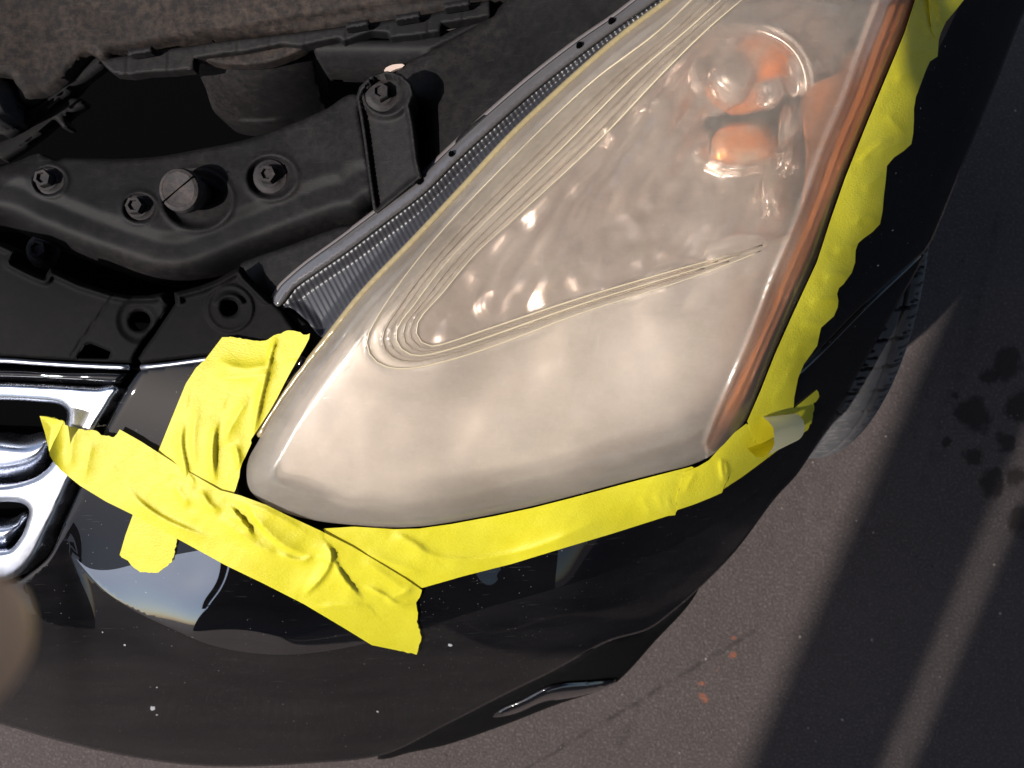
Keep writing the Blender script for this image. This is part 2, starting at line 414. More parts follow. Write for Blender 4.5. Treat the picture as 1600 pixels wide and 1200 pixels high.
M['leaf'] = simple('dry_orange_petals', (.55, .18, .06), .8)

def ground_mat():
    n = N('worn_concrete')
    a = n.noise(2.2, 7, .65); b = n.noise(38, 5, .7); c3 = n.noise(220, 3, .7)
    c = n.mix(n.ramp(a, [(.3, 0), (.7, 1)]), (.060, .047, .045), (.084, .066, .063))
    c = n.mix(n.math('MULTIPLY', n.ramp(b, [(.38, 1), (.56, 0)]), .6), c, (.06, .048, .046))
    c = n.mix(n.ramp(c3, [(.52, 0), (.72, .55)]), c, (.24, .20, .19))
    c = n.mix(n.math('MULTIPLY', n.specks(55, .10, .72), .25), c, (.30, .26, .25))
    c = n.mix(n.math('MULTIPLY', n.specks(33, .07, .8), .8), c, (.02, .017, .016))
    # wobble for hand placed marks
    sx = n.new('ShaderNodeSeparateXYZ'); n.lk(n.pos, sx.inputs[0])
    wob = n.math('MULTIPLY', n.math('SUBTRACT', n.noise(16, 4, .6, seed=6), .5), .10)
    wob2 = n.math('MULTIPLY', n.math('SUBTRACT', n.noise(22, 4, .6, seed=11), .5), .06)
    X = sx.outputs[0]; Y = sx.outputs[1]
    def blob(px, py, r, colr, amt, soft=.25):
        nonlocal c
        x, y, _ = W(px, py, 0); rr = r/834.
        dx = n.math('SUBTRACT', X, x); dy = n.math('SUBTRACT', Y, y)
        d = n.math('SQRT', n.math('ADD', n.math('MULTIPLY', dx, dx), n.math('MULTIPLY', dy, dy)))
        d = n.math('ADD', n.math('DIVIDE', d, rr), n.math('ADD', n.math('MULTIPLY', wob2, .9/rr), n.math('MULTIPLY', wob, .45/rr)))
        m = n.math('MULTIPLY', n.math('DIVIDE', n.math('SUBTRACT', 1.0, d), soft, True), amt, True)
        c = n.mix(m, c, colr)
    for q in [(1520, 650, 30), (1575, 570, 30), (1595, 640, 28), (1545, 590, 18), (1548, 752, 26), (1590, 745, 24), (1520, 712, 20), (1572, 690, 16), (1490, 620, 9), (1478, 690, 9), (1600, 810, 30)]:
        blob(*q, (.018, .012, .011), .85, .35)
    for q in [(1120, 1047, 6), (1097, 1067, 7), (1102, 1093, 7), (1147, 1024, 4), (1148, 995, 4)]: blob(*q, (.35, .10, .04), .45, .5)
    def line(p, q, wd, amt, sw):
        nonlocal c
        ax, ay, _ = W(*p, 0); bx, by, _ = W(*q, 0); L = math.hypot(bx-ax, by-ay); ux, uy = (bx-ax)/L, (by-ay)/L
        dx = n.math('SUBTRACT', X, ax); dy = n.math('SUBTRACT', Y, ay)
        t = n.math('ADD', n.math('MULTIPLY', dx, ux), n.math('MULTIPLY', dy, uy)); s = n.math('ABSOLUTE', n.math('ADD', n.math('SUBTRACT', n.math('MULTIPLY', dx, uy), n.math('MULTIPLY', dy, ux)), n.math('MULTIPLY', wob, sw)))
        m = n.math('DIVIDE', n.math('SUBTRACT', wd, s), wd, True)
        m = n.math('MULTIPLY', m, n.math('MULTIPLY', n.math('GREATER_THAN', t, 0), n.math('LESS_THAN', t, L)))
        m = n.math('MULTIPLY', m, n.ramp(n.noise(45, 3, .6, seed=3), [(.4, .1), (.6, 1)]))
        c = n.mix(n.math('MULTIPLY', m, amt), c, (.03, .024, .023))
    line((760, 1240), (1180, 985), .007, .9, .12); line((1560, 330), (1490, 640), .014, .5, .1); line((1500, 560), (1440, 760), .016, .3, .1)
    line((960, 1180), (1000, 1100), .012, .5, .2)
    n.put('Base Color', c); n.set(Roughness=.85); n.b.inputs['Specular IOR Level'].default_value = .25
    n.put('Normal', n.bump(n.math('ADD', b, c3), .8, .004)); return n.m

# ---------------------------------------------------------------- setting: ground, added shade canopy
bm = bmesh.new(); bmesh.ops.create_grid(bm, x_segments=20, y_segments=20, size=150)
g = mesh_from_bm('ground', bm, ground_mat(), None, False); tag(g, 'dusky worn concrete yard with dark wet stains and small pits', kind='structure')
H = 3.0
L0 = Vector((.42, -.72, 0)) - SUN*(H/-SUN.z)*1.0; L0 = Vector((.42, -.72, 0))+Vector((.919, -.394, 0))*.012+Vector((SUN.x, SUN.y, 0))*(H/SUN.z)
u = Vector((.394, .919, 0)); v = Vector((.919, -.394, 0))
shade_roof = bpy.data.objects.new('shade_canopy', None); col.objects.link(shade_roof); shade_roof.location = (L0.x, L0.y, 0)  # added unseen canopy, placed to throw the shadow bands on the ground
tag(shade_roof, 'added unseen timber canopy that casts the ground shadows and darkens paint reflections', 'shade_canopy')
MR = Matrix(((u.x, v.x, 0, L0.x), (u.y, v.y, 0, L0.y), (0, 0, 1, H), (0, 0, 0, 1)))
box('shade_beam', (-6, 0, 0), (7, .195, .10), M['wood'], shade_roof, MR)
box('shade_roof', (-6, .275, .0), (7, 6.2, .05), M['wood'], shade_roof, MR)
box('shade_wall', (-5.6, .3, -H), (-5.4, 6.1, 0), M['wood'], shade_roof, MR)  # added unseen screen that blackens the reflection in the bumper
for a, b in ((6.5, .3), (6.5, 6)): box('shade_post', (a, b, -H), (a+.12, b+.12, 0), M['wood'], shade_roof, MR)
for k in range(5): box('shade_rafter', (-5.4+k*2.9, .0 if k in (0, 4) else .28, .101), (-5.3+k*2.9, 6.2, .2), M['wood'], shade_roof, MR)

# ---------------------------------------------------------------- the car
car = bpy.data.objects.new('car', None); col.objects.link(car); car.location = (-.3, .8, 0)
tag(car, 'black car with its bonnet raised, front corner with hazy headlight and chrome grille', 'car')
LENS = [(385,745),(388,718),(403,690),(428,645),(470,585),(515,527),(545,487),(569,459),(610,415),(650,375),(722,298),(800,214),(862,155),(925,98),(985,48),(1052,-2),(1100,-32),
        (1445,-32),(1430,0),(1412,53),(1381,125),(1350,200),(1319,278),(1297,340),(1275,408),(1237,490),(1209,553),(1187,609),(1166,657),
        (1143,686),(1118,708),(1081,726),(1034,738),(972,754),(894,775),(831,791),(770,804),(705,816),(655,823),(600,825),(545,820),(490,813),(444,801),(412,786),(391,767)]
LC = curve(LENS, 8)
def lens_z(p, d): return S(p)+.013*sstep(d/45)+.004-roll(d, 16, .007)
# ridge where the lens turns to the side of the car
RIDGE = np.array([(1385,-32),(1375,0),(1350,66),(1319,153),(1287,228),(1256,316),(1234,372),(1209,431),(1178,512),(1147,587),(1119,650),(1104,690)], float)
RC = curve(RIDGE, 6, False)
VO = curve([(1110,-30),(1030,48),(925,128),(800,247),(700,350),(631,434),(587,500),(573,535),(585,562),(616,575),(662,572),(750,548),(906,490),(1062,440),(1150,408),(1235,372)], 6, False)
VI = curve([(1195,-30),(1112,40),(1040,110),(940,215),(800,345),(740,400),(690,460),(655,500),(652,525),(670,540),(700,535),(750,518),(906,466),(1062,420),(1145,397),(1235,366)], 6, False)
poly_o = np.concatenate([VO, [(1500, 300), (1500, -30)]]); poly_i = np.concatenate([VI, [(1500, 300), (1500, -30)]])
UPE = curve([(385,745),(403,690),(428,645),(470,585),(515,527),(569,459),(650,375),(722,298),(800,214),(862,155),(925,98),(985,48),(1052,-2),(1100,-40)], 8, False)
_vo = [(1110,-30),(1030,48),(925,128),(800,247),(700,350),(631,434),(587,500),(573,535),(585,562),(616,575),(662,572),(750,548),(906,490),(1062,440),(1150,408),(1235,372)]
_vi = [(1195,-30),(1112,40),(1040,110),(940,215),(800,345),(740,400),(690,460),(655,500),(652,525),(670,540),(700,535),(750,518),(906,466),(1062,420),(1145,397),(1235,366)]
_ts = [0, .30, .44, .58, .72, .86, 1.0]
_tm = sorted(_ts+[(a+b)/2 for a, b in zip(_ts, _ts[1:])])
VM = [curve([(a[0]*(1-t)+b[0]*t, a[1]*(1-t)+b[1]*t) for a, b in zip(_vo, _vi)], 5, False) for t in _tm if t not in _ts]
VL = [curve([(a[0]*(1-t)+b[0]*t, a[1]*(1-t)+b[1]*t) for a, b in zip(_vo, _vi)], 5, False) for t in _ts]
def steps(p, h, w):
    z = np.zeros(len(p))
    for l in VL:
        d = dist(p, l, False); io = inside(p, np.concatenate([l, [(1500, 300), (1500, -30)]]))
        sd = np.where(io, d, -d); z = z-h*sstep((sd+w*.2)/w)+h*.45*np.exp(-((sd+w*.9)/(w*.6))**2)
    return z
def vsteps(p, n):
    a = dist(p, VO, False); b = dist(p, VI, False); io = inside(p, poly_o); ii = inside(p, poly_i)
    return a, b, io, ii, np.where(ii, 1.0, np.where(io, a/(a+b+1e-6), 0.0))*n
def lens_full(p, d):
    r = dist(p, RC, False); z = lens_z(p, d)+.0035*np.exp(-(r/5)**2)*sstep(d/20)
    side = inside(p, np.concatenate([RC, [(1104, 760), (1500, 500), (1500, -40)]])); z = z-side*.004*sstep(r/25)+side*.0065*np.sin(np.clip(r/50, 0, 1)*math.pi)
    sw = (a+b)/14; z = z+steps(p, .0008, 3.5)*sstep(r/90)*sstep(sw/3)*(~side)
    dm = np.full(len(p), 1e9)
    for l in VL: dm = np.minimum(dm, dist(p, l, False))
    z = z+.00045*np.exp(-(dm/np.clip(sw*.5, .7, 1.6))**2)*sstep(r/40)*(~side)
    u = dist(p, UPE, False)
    for c, h in ((13, .0014), (20, -.0010), (27, .0012), (38, .0008)): z = z+h*np.exp(-((u-c)/2.6)**2)*sstep((900-p[:, 1])/300)*sstep((p[:, 0]-430)/120)
    return z
def housing_z(p, d): return S(p)-.075+0*d
hl = patch('headlight', [(x+(0 if 0 else 0), y) for x, y in LENS], housing_z, M['hidden'], car, 30, skirt=.02)
hl['label'] = 'long swept headlight with scratched, yellowed cover and amber outer edge'
patch('lens', LENS, lens_full, [M['lens'], M['lens_side'], M['lens_mid'], M['lens_band']], hl, 3, skirt=.022, share=True, lines=[RC]+VL+VM, slot=lambda c: np.where(inside(c, np.concatenate([RC, [(1104, 700), (1150, 720), (1500, 500), (1500, -40)]])), 1, np.where(inside(c, poly_i), 2, np.where(inside(c, poly_o), 3, 0))))
for i, l in enumerate(VL):              # raised moulding lines on the cover
    q = l[::3]; zz = lens_full(q, dist(q, LC)); k = dist(q, RC, False) > 30+(37*i) % 90
    tube('moulding_line', [(*W(a, b, c)[:2], c-.0001+.0002*math.sin(i*3+n_*.21)) for n_, ((a, b), c, kk) in enumerate(zip(q, zz, k)) if kk], [.0005+.00018*math.sin(n_*.13+i*2) for n_ in range(int(k.sum()))], M['lens_band'] if i % 3 else M['bead'], hl, 8)
# dark gasket under the rim of the lens
def off(poly, r):
    P = curve(poly, 8); t = np.roll(P, -1, 0)-np.roll(P, 1, 0); t /= np.linalg.norm(t, axis=1)[:, None]+1e-9
    nrm = np.stack([t[:, 1], -t[:, 0]], 1); q = P+nrm*2
    s = -1 if inside(q[:1], P)[0] else 1
    return P+nrm*r*s
LO = off(LENS, 5); LI = off(LENS, -4)
patch('gasket', [tuple(p) for p in LO[::2]], lambda p, d: S(p)-.006-roll(d, 6, .004), M['hidden'], hl, 8, holes=[[tuple(p) for p in LI[::2]]], skirt=.03)

# bezel with its nested V steps, bowls, and bumps shaped to catch soft sun highlights
DOMES = [(1042,456,46,.010),(1140,412,40,.010),(1185,447,14,.008),(695,578,60,.004),(790,680,80,.004),(1075,590,60,.003),(890,545,50,.004),(1098,697,11,.005),(640,760,70,.003),(1170,600,22,.006),(900,720,60,.004)]
def bezel_z(p, d):
    a = dist(p, VO, False); b = dist(p, VI, False); io = inside(p, poly_o); ii = inside(p, poly_i)
    t = np.where(ii, 1.0, np.where(io, a/(a+b+1e-6), 0.0))
    n = 6.0; k = np.floor(t*n); f = t*n-k
    stair = np.clip((k+sstep((f-.55)/.45))/n, 0, 1)
    z = S(p)-.034-.004*sstep(a/60)*(~io)
    z = z+steps(p, .0024, 6.0)
    z = z-.024*sstep(b/170)*ii
    # fluting of the main reflector
    q = (p[:, 0]*.87+p[:, 1]*.5)
    z = z+ii*sstep(b/40)*.0014*np.abs(np.sin(q/34.0*math.pi))
    for x, y, r, h in DOMES:
        z = z+h*np.exp(-(((p[:, 0]-x)**2+(p[:, 1]-y)**2)/(r*r*.55)))
    # round bowl of the turn signal
    rr = np.hypot(p[:, 0]-1150, p[:, 1]-150)
    z = z-.012*(1-sstep((rr-60)/55))*ii+.010*np.exp(-((rr-112)/8)**2)*ii*(p[:, 0] > 1090)
    z = z+.0016*fbm(p, 90, 3, 2)+.0040*fbm(p, 60, 5, 2)*ii
    return z
BZ = [(399,745),(404,715),(440,650),(528,530),(620,425),(730,308),(870,165),(990,65),(1065,5),(1110,-28),(1385,-28),(1372,0),(1347,66),(1316,153),(1284,228),(1253,316),(1231,372),(1206,431),(1175,512),(1144,587),(1116,650),(1096,700),(1020,725),(894,760),(770,788),(655,806),(600,808),(490,798),(420,775)]
patch('bezel', BZ, bezel_z, [M['bezel'], M['reflector']], hl, 4, skirt=.01, slot=lambda c: inside(c, poly_i))
# amber side reflector with its inner wing
AMB = [(1262,142),(1312,112),(1324,84),(1346,70),(1352,45),(1368,-5),(1378,-28),(1438,-28),(1423,0),(1405,53),(1374,125),(1343,200),(1306,278),(1276,340),(1250,408),(1211,490),(1183,553),(1160,609),(1138,655),(1118,684),(1100,702),(1108,680),(1118,650),(1147,587),(1178,512),(1209,431),(1234,372),(1256,316),(1264,240)]
patch('side_reflector', AMB, lambda p, d: S(p)-.010-.004*np.abs(np.sin(dist(p, RC, False)/9.))*sstep(d/8), M['amber'], hl, 5, skirt=.006)
def blob(name, px, py, z, r, mat, parent, sq=(1, 1, 1), wob=0):
    bm = bmesh.new(); bmesh.ops.create_uvsphere(bm, u_segments=40, v_segments=24, radius=r)
    for v_ in bm.verts: v_.co *= 1+wob*noise.noise(v_.co*(1.1/r)+Vector((px, py, 0)))
    for v_ in bm.verts: v_.co = Vector((v_.co.x*sq[0], v_.co.y*sq[1], v_.co.z*sq[2]))+Vector(W(px, py, z))
    return mesh_from_bm(name, bm, mat, parent)
for (x, y, r) in ((1166, 104, .038), (1152, 236, .024), (1008, 168, .009), (985, 375, .010)):
    blob('bulb', x, y, S1(x, y)-.078, r, M['bulb'], hl, (1, 1.0, .38), .25)
blob('bulb_cap', 1142, 122, S1(1150, 114)-.062, .0185, M['reflector'], hl, (1, 1.15, .5), .3)
for (x, y, r, sx, sy) in ((1200, 150, .011, .8, 1), (1228, 205, .010, .6, 2.2), (1206, 300, .010, .8, 2.0), (1030, 168, .009, 1.8, .7), (1087, 120, .009, .6, 1.8), (955, 205, .010, .7, 1.3), (1240, 105, .009, .6, 2.4), (1225, 250, .008, .7, 1.6), (1040, 50, .008, 1.5, .7)):  # added silvered shapes, placed to make glints inside the bowl
    blob('glint_blob', x, y, S1(x, y)-.048, r, M['reflector'], hl, (sx, sy, .7), .5)
for (x, y, r, fx) in ((1046, 456, .021, 1.5), (1142, 412, .018, 1.6), (1186, 448, .009, 1), (1096, 432, .010, 1.5), (1095, 698, .007, 1), (1178, 590, .008, .7), (1160, 640, .007, .7)):  # added bright domes, placed where the white hot spots sit
    blob('hotspot_dome', x+r*900, y-r*450, S1(x, y)-.0385, r, M['hot'], hl, (fx, 1, .42), .12)
bm = bmesh.new()                        # raised rim of the turn signal bowl
cx_, cy_, cz_ = W(1150, 150, S1(1150, 150)-.040); prev = None
for i in range(65):
    th = math.pi*(-.28+1.12*i/64); rr = .0515; c0 = Vector((cx_+rr*math.cos(th), cy_+rr*math.sin(th), cz_+.004*math.sin(th*3)))
    rd = Vector((math.cos(th), math.sin(th), 0)); ring = [bm.verts.new(c0+rd*.0028*math.cos(a)+Vector((0, 0, .0045*math.sin(a)))) for a in [2*math.pi*k/8 for k in range(8)]]
    if prev: [bm.faces.new((prev[k], prev[(k+1) % 8], ring[(k+1) % 8], ring[k])) for k in range(8)]
    prev = ring
bmesh.ops.recalc_face_normals(bm, faces=bm.faces); mesh_from_bm('bowl_rim', bm, M['reflector'], hl)
# yellowed rim along the upper edge of the lens
t_ = np.roll(UPE, -1, 0)-np.roll(UPE, 1, 0); t_[0] = t_[1]; t_[-1] = t_[-2]; t_ /= np.linalg.norm(t_, axis=1)[:, None]; nn_ = np.stack([t_[:, 1], -t_[:, 0]], 1); nn_ = nn_*np.sign(-nn_[:, :1]-1e-9)
k_ = slice(8, None, 2)
patch('lens_rim', [tuple(q) for q in (UPE+nn_*8)[k_]]+[tuple(q) for q in (UPE-nn_*3)[k_][::-1]], lambda p, d: S(p)-.001-roll(d, 4, .003), M['rim'], hl, 4, skirt=.02, share=True)
# clear flange along the top of the lamp, and the ribbed strip between it and the lens
FO = [(424,474),(436,450),(447,438),(480,410),(530,374),(590,329),(650,283),(700,235),(760,180),(830,120),(900,66),(960,25),(1000,-5),(1040,-30)]
FI = [(1062,-30),(1016,8),(972,38),(912,82),(843,136),(774,196),(714,251),(664,300),(604,346),(543,392),(493,426),(460,450),(445,470),(432,482)]
patch('flange', FO+FI, lambda p, d: S(p)-.006-roll(d, 4, .003), M['flange'], hl, 5, skirt=.006, share=True)
FM = [tuple(np.array(a)*.5+np.array(b)*.5) for a, b in zip(FO, FI[::-1])]
patch('flange_edge', [(x-4, y-3) for x, y in FO]+[(x-1, y-1) for x, y in FM[::-1]], lambda p, d: S(p)-.016-roll(d, 5, .003), M['palestrip'], hl, 6, skirt=.004, share=True)
RO = FI[::-1]; 
RIB = [(x+1, y+2) for x, y in RO]+[(1095,-30),(1048,-5),(920,95),(795,210),(645,370),(563,455),(520,510),(506,528),(478,500),(452,480)]
def rib_z(p, d):
    q = p[:, 0]*.86-p[:, 1]*.5; far = sstep((700-p[:, 0])/500)
    return S(p)-.012-.006*sstep(d/20)+.0007*np.abs(np.sin(q/(8.5+1.5*far)*math.pi))
patch('ribbed_strip', RIB, rib_z, M['rib'], hl, 2.2, skirt=.01)
for (x, y) in ((705, 240), (655, 284), (955, 32), (905, 70)):
    a = S1(x, y)-.004; box('clip', (-.002, -.0016, -.003), (.002, .0016, .002), M['hidden'], hl, Matrix.Translation(W(x, y, a))@Matrix.Rotation(.75, 4, 'Z'), .0008)

# body panels
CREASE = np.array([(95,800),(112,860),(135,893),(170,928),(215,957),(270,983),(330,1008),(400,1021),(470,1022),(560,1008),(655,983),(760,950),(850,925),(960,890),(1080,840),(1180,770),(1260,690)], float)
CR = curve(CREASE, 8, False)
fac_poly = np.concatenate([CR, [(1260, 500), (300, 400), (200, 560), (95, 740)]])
FL = curve([(118,872),(140,888),(175,890),(230,876),(300,862),(370,852),(440,866),(520,905),(600,960),(655,984)], 6, False)  # upper limit of the painted sky reflection on the bumper
SIL = curve([(1640,-60),(1600,20),(1560,122),(1500,270),(1450,390),(1400,480),(1320,620),(1250,735),(1210,780),(1150,860),(1090,922),(1050,957),(1012,984),(950,1003),(860,1051),(800,1080),(700,1131),(600,1179),(480,1193),(350,1198),(250,1190),(120,1165),(-20,1126),(-340,1045)], 8, False)
def body_z(p, d):
    z = S(p)-.0015
    io = inside(p, fac_poly); r = dist(p, CR, False)
    q = np.minimum(r, 45)
    z = z-(~io)*.0004*(q-q*q/90)*sstep((900-p[:, 0])/350)*sstep((p[:, 0]-90)/60)
    s = dist(p, SIL, False)
    return z-roll(s, 60, .016)*sstep((500-p[:, 0])/200)-roll(s, 30, .004)-roll(d, 6, .002)*sstep((s-6)/24)
_q = lambda x, y: int(np.argmin(np.hypot(SIL[:, 0]-x, SIL[:, 1]-y)))
_k = _q(1450, 390)
_a = curve([(222,574),(268,566),(319,561),(380,556),(440,556),(478,560),(455,592),(415,645),(385,695),(371,745),(378,777),(403,797),(440,812),(490,824),(545,831),(600,836),(655,834),(705,827),(770,815),(831,802),(894,786),(972,765),(1034,749),(1085,737),(1123,718),(1150,695),(1174,664),(1193,625),(1215,605),(1253,579),(1350,482),(1441,397)], 6, False)
_b = curve([(-340,925),(12,914),(50,893),(78,866),(101,815),(125,762),(163,672),(190,620),(210,588),(222,574)], 6, False)
BUMP = [tuple(p) for p in np.concatenate([_a, SIL[_k+1:], _b[:-1]])]
_c = curve([(1452,-60),(1440,0),(1418,60),(1388,128),(1357,203),(1326,281),(1304,343),(1282,411),(1244,493),(1216,556),(1200,598)], 6, False)
_d = curve([(1216,599),(1253,575),(1350,478),(1446,392)], 6, False)
FEND = [tuple(p) for p in np.concatenate([_c, _d, SIL[:_k-1][::-1]])]
patch('bumper', BUMP, body_z, [M['paint'], M['paint_clean'], M['paint_sky_glint']], car, 6, skirt=.10, slot=lambda c: inside(c, fac_poly)*(1+1*inside(c, np.concatenate([FL, [(700, 1100), (100, 1100)]]))), share=True, lines=[CR, FL], smooth=False)
patch('fender', FEND, body_z, M['paint_clean'], car, 7, skirt=.12, share=True, smooth=False)
for k, (x, y, r) in enumerate(((238, 1107, 5), (703, 1008, 4), (245, 1117, 1.6), (195, 1008, 2), (160, 988, 1.4), (245, 1074, 1.3), (590, 1112, 1.8), (1395, 360, 1.5), (1372, 415, 1.4), (1330, 380, 1.3))):
    o = patch('paint_chip', [(x+r*random.uniform(.6, 1.25)*math.cos(a), y+r*random.uniform(.45, 1.0)*math.sin(a)) for a in [2*math.pi*i/9 for i in range(9)]], lambda p, d: body_z(p, d+99)+.0006, M['chip'], car, 3, skirt=.001, smooth=False)
# lower lip and fog lamp trim
LIP = [(590,1186),(640,1176),(700,1163),(790,1132),(870,1101),(940,1078),(966,1064),(1018,1008),(1091,922),(1046,955),(1006,982),(950,998),(860,1044),(800,1073),(700,1123),(600,1170)]
patch('lower_lip', LIP, lambda p, d: S(p)-.045-roll(d, 14, .015), M['cover'], car, 7, skirt=.06, share=True)
BAR = [(770,1118),(820,1090),(862,1070),(920,1064),(962,1064),(950,1074),(905,1088),(850,1098),(800,1118)]
patch('fog_lamp_trim', BAR, lambda p, d: S(p)-.026-roll(d, 12, .016), M['trim'], car, 4, skirt=.02, share=True)
# inner dark structure that closes the gaps
patch('inner_panel', [(-340,340),(300,430),(500,350),(700,230),(1000,-40),(1560,-60),(1480,250),(1400,420),(1200,700),(1000,860),(600,980),(200,1000),(-340,980)], lambda p, d: S(p)-.10, M['hidden'], car, 40, skirt=.03)

# grille
def grille_z(p, d): return S(p)+.001-roll(d, 9, .006)
GR = [(-330,596),(0,597),(80,600),(150,604),(186,604),(176,628),(150,672),(128,722),(109,757),(90,800),(72,838),(55,872),(28,899),(0,909),(-330,918)]
O1 = [(-320,624),(0,625),(60,628),(92,632),(103,640),(100,655),(88,672),(70,682),(40,680),(0,675),(-320,670)]
O2 = [(-320,782),(0,784),(32,786),(45,795),(43,812),(33,838),(10,860),(-320,868)]
O1 = [(-320,624),(0,625),(60,628),(92,632),(104,641),(104,656),(99,680),(90,705),(76,730),(50,748),(0,758),(-320,764)]
gr = patch('grille', GR, grille_z, [M['chrome'], M['satin']], car, 4, holes=[O1, O2], skirt=.02, share=True, slot=lambda c: c[:, 1] > 735)
gr['label'] = 'chrome grille surround with rounded slot openings'
patch('slat', [(-330,678),(0,677),(40,680),(72,674),(90,680),(88,705),(76,728),(50,745),(0,755),(-330,762)], lambda p, d: S(p)-.012-roll(d, 34, .022), M['chrome'], gr, 4, skirt=.01, share=True)
patch('slat', [(-330,815),(0,812),(25,808),(42,800),(42,822),(30,842),(8,858),(-330,866)], lambda p, d: S(p)-.012-roll(d, 24, .02), M['chrome'], gr, 4, skirt=.01, share=True)
patch('grille_backing', [(-330,600),(140,620),(110,740),(40,880),(-330,890)], lambda p, d: S(p)-.05, M['hidden'], gr, 20)
# top rail of grille: glossy dark rail with a bright lip
patch('grille_rail', [(-330,572),(0,573),(100,577),(203,580),(196,594),(187,603),(150,602),(80,598),(0,595),(-330,594)], lambda p, d: S(p)-.002-roll(d, 12, .008), M['paint_clean'], gr, 4, skirt=.02, share=True)
# radiator covers
def ring(x, y, r, n=20): return [(x+r*math.cos(2*math.pi*i/n), y+r*.94*math.sin(2*math.pi*i/n)) for i in range(n)]
def cover_z(cs):
    def f(p, d):
        z = S(p)-.004-roll(d, 5, .003)+.004*np.exp(-((d-7)/4)**2)*(p[:, 1] < 475)
        for x, y, r, h in cs:
            rr = np.hypot(p[:, 0]-x, p[:, 1]-y); z = z+h*(1-sstep((rr-r)/4))+.001*np.exp(-((rr-r)/2.5)**2)
        z = z-.0012*(1-sstep(np.abs(p[:, 0]*.82+p[:, 1]*.57-408)/2.5))*(p[:, 0] < 185)*(p[:, 0] > 110)
        return z
    return f
CL = [(-330,366),(0,378),(28,391),(19,409),(40,420),(59,429),(70,433),(78,419),(125,441),(172,456),(203,462),(235,461),(256,457),(260,467),(266,474),(245,508),(225,532),(212,553),(206,568),(130,565),(62,561),(0,557),(-330,555)]
rc = patch('radiator_cover', CL, cover_z([(219,500,34,-.002)]), M['cover'], car, 3, holes=[ring(219,501,16), [(122,559),(134,540),(142,537),(173,550),(169,560)]], skirt=.008, smooth=False)
CRR = [(272,457),(312,447),(340,436),(375,416),(384,431),(419,466),(440,485),(478,540),(480,556),(440,552),(380,551),(319,556),(268,562),(221,568),(216,560),(225,545),(240,525),(262,492),(274,474)]
rc2 = patch('radiator_cover', CRR, cover_z([(359,482,35,.0015),(359,480,14,-.001)]), M['cover'], car, 3, holes=[ring(359,481,13)], skirt=.008, smooth=False)
# chrome bright lip under the covers
for seg in ([(-330,558),(0,560),(62,564),(130,568),(203,571)], [(221,571),(268,566),(319,559),(345,556)]):
    o = tube('trim_lip', [W(x, y+3, S1(x, y)-.003) for x, y in curve(seg, 12, False)], .0022, M['satin'], car, 8)

# shroud with bolts
SH = [(-330,285),(-10,262),(31,250),(56,240),(72,243),(91,250),(102,246),(187,248),(250,244),(312,233),(375,220),(437,200),(506,172),(556,147),(562,180),(569,219),(583,328),(562,345),(525,353),(444,384),(375,412),(330,432),(300,440),(270,443),(235,440),(187,425),(125,403),(62,378),(0,352),(-330,335)]
LOWE = curve([(-330,335),(0,352),(62,378),(125,403),(187,425),(235,440),(270,443),(300,440),(330,432),(375,412),(444,384),(525,353),(562,345),(583,328)], 8, False)
SEATS = [(77,283,24),(218,325,24),(424,277,36),(308,312,50)]
def shroud_z(p, d):
    e = dist(p, LOWE, False); z = S(p)-.020-roll(e, 42, .026)-roll(d, 5, .003)+.004*sstep((e-60)/25)
    for x, y, r in SEATS:
        rr = np.hypot(p[:, 0]-x, (p[:, 1]-y)*1.15); z = z-.005*(1-sstep((rr-r*.8)/(r*.35)))+.0015*np.exp(-((rr-r*1.1)/5)**2)
    z = z-.006*sstep((60-np.abs(p[:, 0]*.6+p[:, 1]-245)*1.2)/40)*(p[:, 0] < 60)
    return z+.0008*fbm(p, 60, 2, 2)
sh = patch('radiator_shroud', SH, shroud_z, M['shroud'], car, 4, skirt=.035, share=True)
sh['label'] = 'dusty black plastic shroud over the radiator'
def hexbolt(parent, loc, name='bolt', s=1.0):
    b = lathe(name, [(0, 0), (.0125*s, 0), (.0135*s, .0008), (.0130*s, .0022), (.0100*s, .0028), (.0085*s, .0045), (0, .0045)], M['steel'], parent, 28)
    h = bmesh.new(); rad = .0072*s
    rings = [(rad, .004), (rad, .0095), (rad*.92, .0108), (rad*.62, .0108), (rad*.56, .0085), (0, .0085)]
    prev = None
    for r, z in rings:
        cur = [h.verts.new((r*math.cos(math.pi/3*i+.3), r*math.sin(math.pi/3*i+.3), z*s)) for i in range(6)] if r else [h.verts.new((0, 0, z*s))]
        if prev:
            for i in range(6):
                f = [prev[i], prev[(i+1) % 6], cur[(i+1) % len(cur)], cur[i % len(cur)]]; q = []
                for v_ in f:
                    if v_ not in q: q.append(v_)
                h.faces.new(q)
        prev = cur
    bmesh.ops.recalc_face_normals(h, faces=h.faces)
    hd = mesh_from_bm('bolt_head', h, M['steel'], b, False)
    place(b, loc, parent); return b
def place(o, loc, parent=None): o.location = Vector(loc)
def hz(f, x, y): return float(f(np.array([[x, y]], float), np.array([60.]))[0])
b0 = hexbolt(sh, W(77, 283, hz(shroud_z, 77, 283)+.0005))
def copy_bolt(src, loc, parent, rz=0, s=1):
    c = src.copy(); col.objects.link(c); c.parent = parent; c.location = Vector(loc); c.rotation_euler = (0, 0, rz); c.scale = (s, s, s)
    for ch in src.children:
        k = ch.copy(); col.objects.link(k); k.parent = c
    return c
copy_bolt(b0, W(218, 325, hz(shroud_z, 218, 325)+.0005), sh, .8)
copy_bolt(b0, W(423, 277, hz(shroud_z, 424, 277)+.0005), sh, 1.7, 1.02)
copy_bolt(b0, W(70, 392, S1(70, 392)-.045), sh, .4, 1.1)
